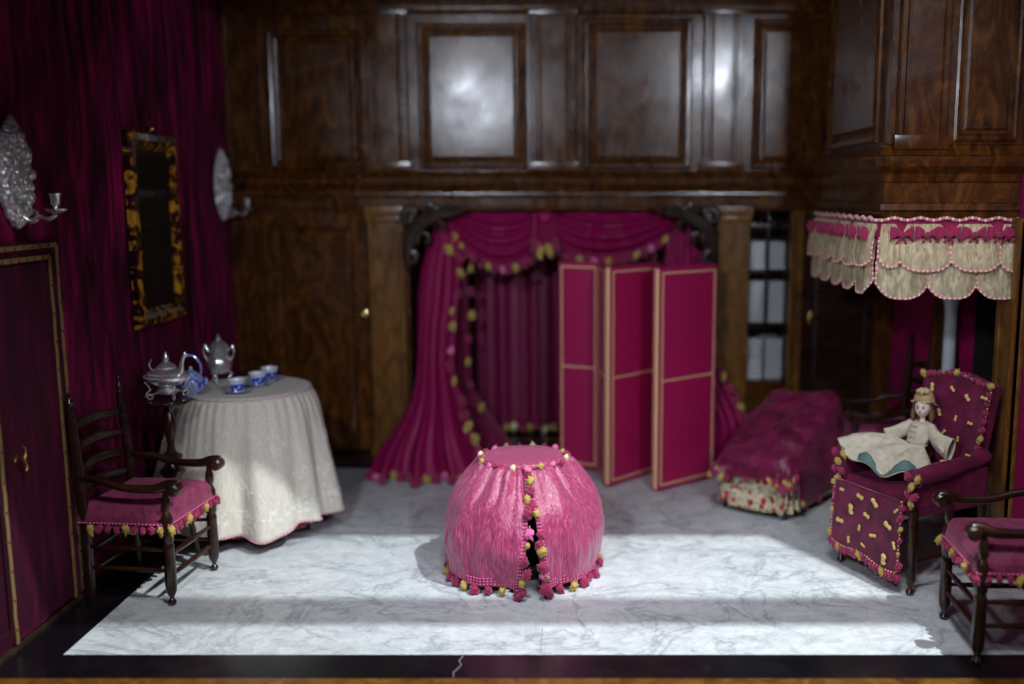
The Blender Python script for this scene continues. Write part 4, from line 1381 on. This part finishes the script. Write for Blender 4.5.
# ================================================================== DAYBED
f0 = V((1.0, 5.70, 0)); hd = V((1.46, 6.28, 0))
ax = (hd - f0).normalized(); sx_ = V((ax.y, -ax.x, 0)); Ld = (hd - f0).length
db = thing('daybed', 'low daybed under a crumpled magenta silk cover and floral valance', 'bed', f0)
HW = .235
def dp(t, s, z): return ax * t + sx_ * s + V((0, 0, z))
topz = lambda t: .325 + .285 * min(1, max(0, (t + .02) / (Ld * .85))) ** .9
bm = bmesh.new()
N_ = 72
def per(q):  # rounded rectangle in (t,s), q in 0..1
    a = q * 2 * PI; ca, sa = math.cos(a), math.sin(a); e = .28
    return (math.copysign(abs(ca) ** e, ca), math.copysign(abs(sa) ** e, sa))
def cov(u, v):
    ca, sa = per(u)
    tc = Ld / 2; th_ = Ld / 2 + .02
    if v < .5:
        k = v / .5
        t = tc + ca * th_ * k; s = sa * HW * k
        z = topz(t) + .035 * math.sqrt(max(0, 1 - max(abs(sa) * k, .0) ** 4)) - .02
        z += .034 * noise.noise(V((t * 6, s * 7, 2))) + .018 * noise.noise(V((t * 15, s * 13, 5))) + .008 * math.sin(t * 34 + s * 9) * .6
    else:
        k = (v - .5) / .5
        fl = .035 * k + .018 * math.sin(u * 2 * PI * 15) * k + .03 * noise.noise(V((ca * 3, sa * 3, k))) * k
        t = tc + ca * (th_ + fl + .03 * k * (ca < -.5)); s = sa * (HW + fl)
        z0_ = topz(t) - .02 + .01 * noise.noise(V((t * 6, s * 7, 2)))
        foot = 1 if ca < -.8 and abs(sa) < .9 else 0
        zb = .245 + .02 * math.sin(u * 2 * PI * 11) if t < .05 else .10 + .03 * math.sin(u * 2 * PI * 11)
        z = z0_ + (zb - z0_) * k
    return dp(t, s, z)
rows = grid(bm, cov, 200, 48, closed=True)
hemd = [v.co.copy() for v in rows[48]]
cv = link('silk_cover', bm, 'cover_silk', db, solid=.005)
bm = bmesh.new()
def flo(u, v):
    ca, sa = per(u)
    t = Ld / 2 + ca * (Ld / 2 - .01 + .05 * v + .012 * math.sin(u * 2 * PI * 22) * (1 - v * .3)); s = sa * (HW - .022 + .035 * v + .012 * math.sin(u * 2 * PI * 22))
    zz = .29 - (.215 + .035 * abs(math.sin(u * 2 * PI * 6.5)) ** .6) * v
    return dp(t, s, zz)
grid(bm, flo, 220, 12, closed=True)
fl_ = link('floral_valance', bm, 'floral', db, solid=.004); fl_['label'] = 'cream cloth skirt printed with red flowers'
bm = bmesh.new()
box(bm, 0.05, Ld - .05, -HW + .06, HW - .06, .14, .30, .02, 0, Matrix((( ax.x, sx_.x, 0, 0), (ax.y, sx_.y, 0, 0), (0, 0, 1, 0), (0, 0, 0, 1))))
link('bed_frame', bm, 'dark_wood', db)
for t in (.03, Ld - .05):
    for s in (-HW + .035, HW - .035):
        bm = bmesh.new(); p = dp(t, s, 0)
        lathe(bm, [(.012, .002), (.017, .012), (.014, .03), (.022, .08), (.024, .16)], 12, p); link('leg', bm, 'carved', db)
for i in range(60):
    h = hemd[int(i * 200 / 60)]
    pom(cv, h * 1.0 + V((0, 0, -.008)), random.uniform(.013, .019), ('m', 'm2', 'y', 'm', 'y2')[i % 5], 1.2)

# ================================================================== TEA TABLE
tc_ = V((-1.89, 5.48, 0))
tt = thing('tea_table', 'round tea table hidden beneath the long cream cloth', 'table', tc_)
bm = bmesh.new(); lathe(bm, [(.001, .775), (.32, .775), (.325, .785), (.325, .800), (.0, .800)], 40); link('tabletop', bm, 'dark_wood', tt)
bm = bmesh.new(); lathe(bm, [(.20, .004), (.20, .03), (.08, .06), (.04, .12), (.05, .3), (.03, .45), (.05, .6), (.04, .70), (.10, .775)], 20); link('pedestal', bm, 'dark_wood', tt)
un = thing('undercloth', 'magenta undercloth with pompom hem peeping below the cream tablecloth', 'tablecloth', tc_)
def cloth_r(th, k, rt, rb, amp, sd):
    r = rt + (rb - rt) * (k ** .75)
    r += amp * (.25 + .75 * k) * k ** .5 * (math.sin(th * 11 + sd) * .6 + math.sin(th * 7 + 2 * sd) * .5 + .5 * math.sin(th * 17 + 3 * sd))
    return r
bm = bmesh.new()
def unf(u, v):
    th = u * 2 * PI
    k = v
    return V((cloth_r(th, k, .330, .365, .007, 2) * math.cos(th), cloth_r(th, k, .330, .365, .007, 2) * math.sin(th), .806 - .70 * k))
rows = grid(bm, unf, 200, 30, closed=True); uh = [v.co.copy() for v in rows[30]]
link('cloth_skirt', bm, 'drape', un, solid=.004)
for i in range(60):
    h = uh[int(i * 200 / 60)]; pom(un, (h.x, h.y, h.z - .018), .018, ('m', 'y', 'm2', 'm')[i % 4], 1.2)
tcl = thing('tablecloth', 'long cream linen cloth embroidered with white flowers over the round tea table', 'tablecloth', tc_)
bm = bmesh.new()
def hemz(th): return .104 + .020 * math.sin(th * 3 + 2.2) + .012 * math.sin(th * 7)
def tcf(u, v, off=0):
    th = u * 2 * PI
    if v < .25:
        r = .335 * (v / .25) + 1e-4; z = .815
        z += .0015 * noise.noise(V((r * 10 * math.cos(th), r * 10 * math.sin(th), 0)))
    else:
        k = (v - .25) / .75
        r = cloth_r(th, k, .335, .452, .046, 1.1)
        r += .006 * math.sin(th * 46 + 3 * math.sin(th * 3)) * math.exp(-k * 3.5) * min(1, k * 12)
        r += .035 * math.sin(min(k * 5, 1) * PI / 2) * .6
        r *= 1 + .15 * math.exp(-((th - R(222)) / R(20)) ** 2) * min(k * 1.5, 1)
        z = .815 - (.815 - hemz(th)) * k ** 1.08
    r += off
    x = r * math.cos(th); y = r * math.sin(th)
    lim = (XL + .02) - tc_.x
    if x < lim: x = lim + (x - lim) * .05
    return V((x, y, z))
rows = grid(bm, tcf, 300, 64, closed=True)
link('cloth', bm, 'linen', tcl, solid=.004)
bm = bmesh.new()
hm = [tcf(i / 300, 1.0, .002) for i in range(301)]
beads(bm, hm, .0055, .0105, 2)
link('hem_edging', bm, ['pink_wool', 'linen'], tcl)
bm = bmesh.new()
tube(bm, [tcf(i / 150, .262, .004) + V((0, 0, .004 * math.sin(i * 1.9))) for i in range(151)], .005, 6)
link('top_frill', bm, mat('frill_pink', (.55, .40, .36), .8), tcl)
bm = bmesh.new()
random.seed(11)
def spray(th0, v0, sc, n):
    for _ in range(n):
        th = th0 + random.gauss(0, .085 * sc); vv = min(.985, max(.3, v0 + random.gauss(0, .028 * sc)))
        u = (th / (2 * PI)) % 1
        c0 = tcf(u, vv, .004)
        e = tcf((u + .002) % 1, vv, .004) - c0; f = tcf(u, min(vv + .008, 1), .004) - c0
        if e.length < 1e-6 or f.length < 1e-6: continue
        e.normalize(); f.normalize(); nrm_ = e.cross(f).normalized()
        for k in range(4):
            a = random.uniform(0, 6.28); L = .009 * random.uniform(.7, 1.2)
            d = e * math.cos(a) + f * math.sin(a); q = nrm_.cross(d)
            pts_ = [c0, c0 + d * L + q * L * .35, c0 + d * L * 1.9, c0 + d * L - q * L * .35]
            bm.faces.new([bm.verts.new(p) for p in pts_])
for i in range(22):
    th0 = 2 * PI * i / 22 + .1
    spray(th0, .90 + .02 * math.sin(i * 2), 1.0, 26)
    if i % 2: spray(th0 + .05, .74, .8, 11)
    if i % 3 == 0: spray(th0 + .12, .56, .7, 8)
link('embroidery', bm, 'white_thread', tcl, smooth=False, solid=.0015)

# candlestand with kettle
cs = V((-2.11, 4.95, 0))
st = thing('candlestand', 'small dark tripod stand with baluster stem before the tea table', 'stand', cs)
bm = bmesh.new(); lathe(bm, [(0, .838), (.112, .838), (.120, .846), (.120, .852), (.112, .858), (0, .858)], 8, mtx=Matrix.Rotation(R(22), 3, 'Z')); link('stand_top', bm, 'dark_wood', st)
bm = bmesh.new(); lathe(bm, [(.0, .20), (.03, .21), (.045, .24), (.03, .28), (.05, .31), (.056, .33), (.03, .36), (.022, .39), (.045, .45), (.060, .475), (.062, .49), (.040, .51), (.030, .53), (.052, .55), (.052, .565), (.024, .585), (.016, .62), (.026, .68), (.036, .72), (.026, .76), (.016, .79), (.03, .82), (.05, .838)], 20); link('stem', bm, 'dark_wood', st)
for k in range(3):
    a = R(30 + 120 * k); bm = bmesh.new()
    tube(bm, [V((math.cos(a) * r, math.sin(a) * r, z)) for r, z in ((.02, .25), (.06, .24), (.08, .16), (.095, .05), (.105, .018))], [.018, .017, .015, .013, .016], 10)
    link('leg', bm, 'dark_wood', st)

kt = thing('kettle', 'silver hot water kettle on scrolled feet standing on the small candlestand', 'kettle', (cs.x, cs.y, .859))
def scroll(c, ang, r, turns, w, seg=24, rev=1):
    pts = []
    for i in range(seg):
        k = i / (seg - 1); a = turns * 2 * PI * k; q = r * (1 - .55 * k)
        pts.append(V((c[0] + math.cos(ang) * q * math.cos(a) * rev, c[1] + math.sin(ang) * q * math.cos(a) * rev, c[2] + q * math.sin(a))))
    return pts
bm = bmesh.new(); lathe(bm, [(0, .065), (.045, .067), (.078, .085), (.098, .105), (.105, .118), (.105, .124), (.096, .130), (.070, .150), (.046, .162), (.048, .166)], 32); link('kettle_body', bm, 'silver', kt)
bm = bmesh.new(); lathe(bm, [(.048, .166), (.040, .176), (.020, .190), (.012, .20), (.018, .210), (.010, .222), (.005, .24), (0, .247)], 20); link('lid', bm, 'silver', kt)
bm = bmesh.new()
beads(bm, [V((.107 * math.cos(a), .107 * math.sin(a), .121)) for a in [2 * PI * k / 60 for k in range(61)]], .0055, .0135, 1)
beads(bm, [V((.088 * math.cos(a), .088 * math.sin(a), .137)) for a in [2 * PI * k / 60 for k in range(61)]], .004, .011, 1)
link('beaded_rim', bm, 'silver', kt)
bm = bmesh.new(); lathe(bm, [(.02, .030), (.050, .032), (.055, .045), (.040, .060), (.02, .065)], 20); link('burner', bm, 'silver', kt)
for k in range(4):
    a = R(40 + 90 * k); bm = bmesh.new()
    cx, cy = math.cos(a), math.sin(a)
    tube(bm, scroll((cx * .088, cy * .088, .020), a, .018, 1.1, .004), .0042, 6)
    tube(bm, [V((cx * r, cy * r, z)) for r, z in ((.108, .022), (.10, .045), (.085, .055), (.092, .075), (.105, .095), (.112, .10))], .0045, 6)
    tube(bm, [V((cx * r, cy * r, z)) for r, z in ((.088, .028), (.05, .038))], .004, 6)
    link('scroll_foot', bm, 'silver', kt)
bm = bmesh.new(); tube(bm, bez([(.075, -.02, .125), (.088, -.025, .16), (.095, -.03, .20), (.108, -.032, .235)], 14), [.012 - .0004 * i for i in range(14)], 10); blob(bm, (.112, -.033, .238), .012, 2); link('spout', bm, 'silver', kt)
bm = bmesh.new(); tube(bm, bez([(-.08, .02, .135), (-.10, .03, .17), (-.085, .03, .20)], 10), .005, 8); link('handle', bm, 'silver', kt)

# table ware on the cloth
zt = .8185
urn = thing('silver_urn', 'two-handled silver urn with pointed lid at the back of the tea table', 'urn', (-2.09, 5.62, zt))
bm = bmesh.new(); lathe(bm, [(.030, .050), (.05, .060), (.066, .085), (.070, .11), (.062, .14), (.050, .158), (.055, .165), (.058, .175), (.052, .185), (.045, .19)], 32, fn=lambda a, z: 1 + .018 * math.cos(a * 12) * (z < .15)); link('urn_body', bm, 'silver', urn)
bm = bmesh.new(); lathe(bm, [(.056, .190), (.058, .196), (.048, .215), (.030, .235), (.012, .246), (.016, .256), (.007, .268), (0, .288)], 28); link('lid', bm, 'silver', urn)
for k in range(3):
    a = R(90 + 120 * k - 60); bm = bmesh.new()
    tube(bm, bez([V((math.cos(a) * .045, math.sin(a) * .045, .065)), V((math.cos(a) * .065, math.sin(a) * .065, .045)), V((math.cos(a) * .050, math.sin(a) * .050, .02)), V((math.cos(a) * .066, math.sin(a) * .066, .006))], 12), [.007] * 10 + [.008, .007], 8); link('foot', bm, 'silver', urn)
for s in (-1, 1):
    bm = bmesh.new(); tube(bm, bez([(s * .052, 0, .180), (s * .078, 0, .205), (s * .088, 0, .185), (s * .080, 0, .150), (s * .064, 0, .125)], 20), .005, 8); blob(bm, (s * .078, 0, .21), .008, 2); link('handle', bm, 'silver', urn)
tp = thing('teapot', 'blue and white porcelain teapot with arched overhead handle behind the kettle', 'teapot', (-2.115, 5.27, zt))
bm = bmesh.new(); lathe(bm, [(.035, .001), (.038, .006), (.060, .030), (.068, .060), (.060, .090), (.038, .108), (.030, .112)], 28); link('pot_body', bm, 'blue_glaze', tp)
bm = bmesh.new(); lathe(bm, [(.032, .112), (.030, .120), (.016, .130), (.007, .136), (.010, .146), (0, .154)], 18); link('lid', bm, 'saucer', tp)
bm = bmesh.new(); tube(bm, bez([(-.048, 0, .095), (-.055, 0, .15), (-.030, 0, .200), (0, 0, .212), (.030, 0, .200), (.055, 0, .15), (.048, 0, .095)], 26), .0065, 8); link('handle', bm, 'blue_glaze', tp)
bm = bmesh.new(); tube(bm, bez([(.055, -.02, .045), (.085, -.03, .065), (.095, -.035, .10)], 12), [.014 - .0006 * i for i in range(12)], 10); link('spout', bm, 'blue_glaze', tp)

def saucer_at(x, y, label):
    s = thing('saucer', label, 'saucer', (x, y, zt))
    bm = bmesh.new(); lathe(bm, [(0, .002), (.028, .001), (.030, .004), (.062, .012), (.072, .017), (.071, .020), (.060, .0155), (.030, .008), (0, .007)], 32)
    link('saucer_dish', bm, 'saucer', s); return s
def cup_at(x, y, label):
    c = thing('tea_cup', label, 'cup', (x, y, zt + .0085))
    bm = bmesh.new(); lathe(bm, [(.022, .0), (.024, .006), (.030, .014), (.042, .040), (.048, .066), (.050, .068), (.046, .066), (.040, .042), (.026, .016), (0, .012)], 28)
    link('cup_bowl', bm, 'porcelain', c); return c
spots_ = ((-1.885, 5.305, 'nearest the front'), (-1.835, 5.50, 'in the middle'), (-1.82, 5.665, 'farthest back'))
for x, y, w in spots_:
    a = saucer_at(x, y, 'blue and white saucer %s of the row of three' % w); a['group'] = 'tea saucers'
    b = cup_at(x, y, 'blue and white handleless tea cup %s of the row of three' % w); b['group'] = 'tea cups'

# unseen light blockers; this rail is added to cast the floor's shadow band
bm = bmesh.new()
box(bm, -3.0, 3.0, 3.02, 3.125, 3.26, 3.34)
for s in (-1, 1): box(bm, s * 3.0 - .04, s * 3.0 + .04, 3.02, 3.125, -.1, 3.34)
trim(bm, 'black', smooth=False)
bm = bmesh.new(); box(bm, -3.0, .36, 3.13, 3.57, 3.27, 3.33); trim(bm, 'dark_wood', smooth=False)  # unseen board added to keep the high spotlight off the left wall
bm = bmesh.new()
tri = [(2.12, 2.60), (2.10, 3.16), (1.86, 3.57), (2.30, 3.57), (2.30, 2.60)]  # unseen corner piece added to trim the lit patch and shield the armchair
lo_ = [bm.verts.new((x, y, 3.22)) for x, y in tri]; hi_ = [bm.verts.new((x, y, 3.27)) for x, y in tri]
skin(bm, [lo_, hi_]); bm.faces.new(lo_[::-1]); bm.faces.new(hi_)
trim(bm, 'dark_wood', smooth=False)
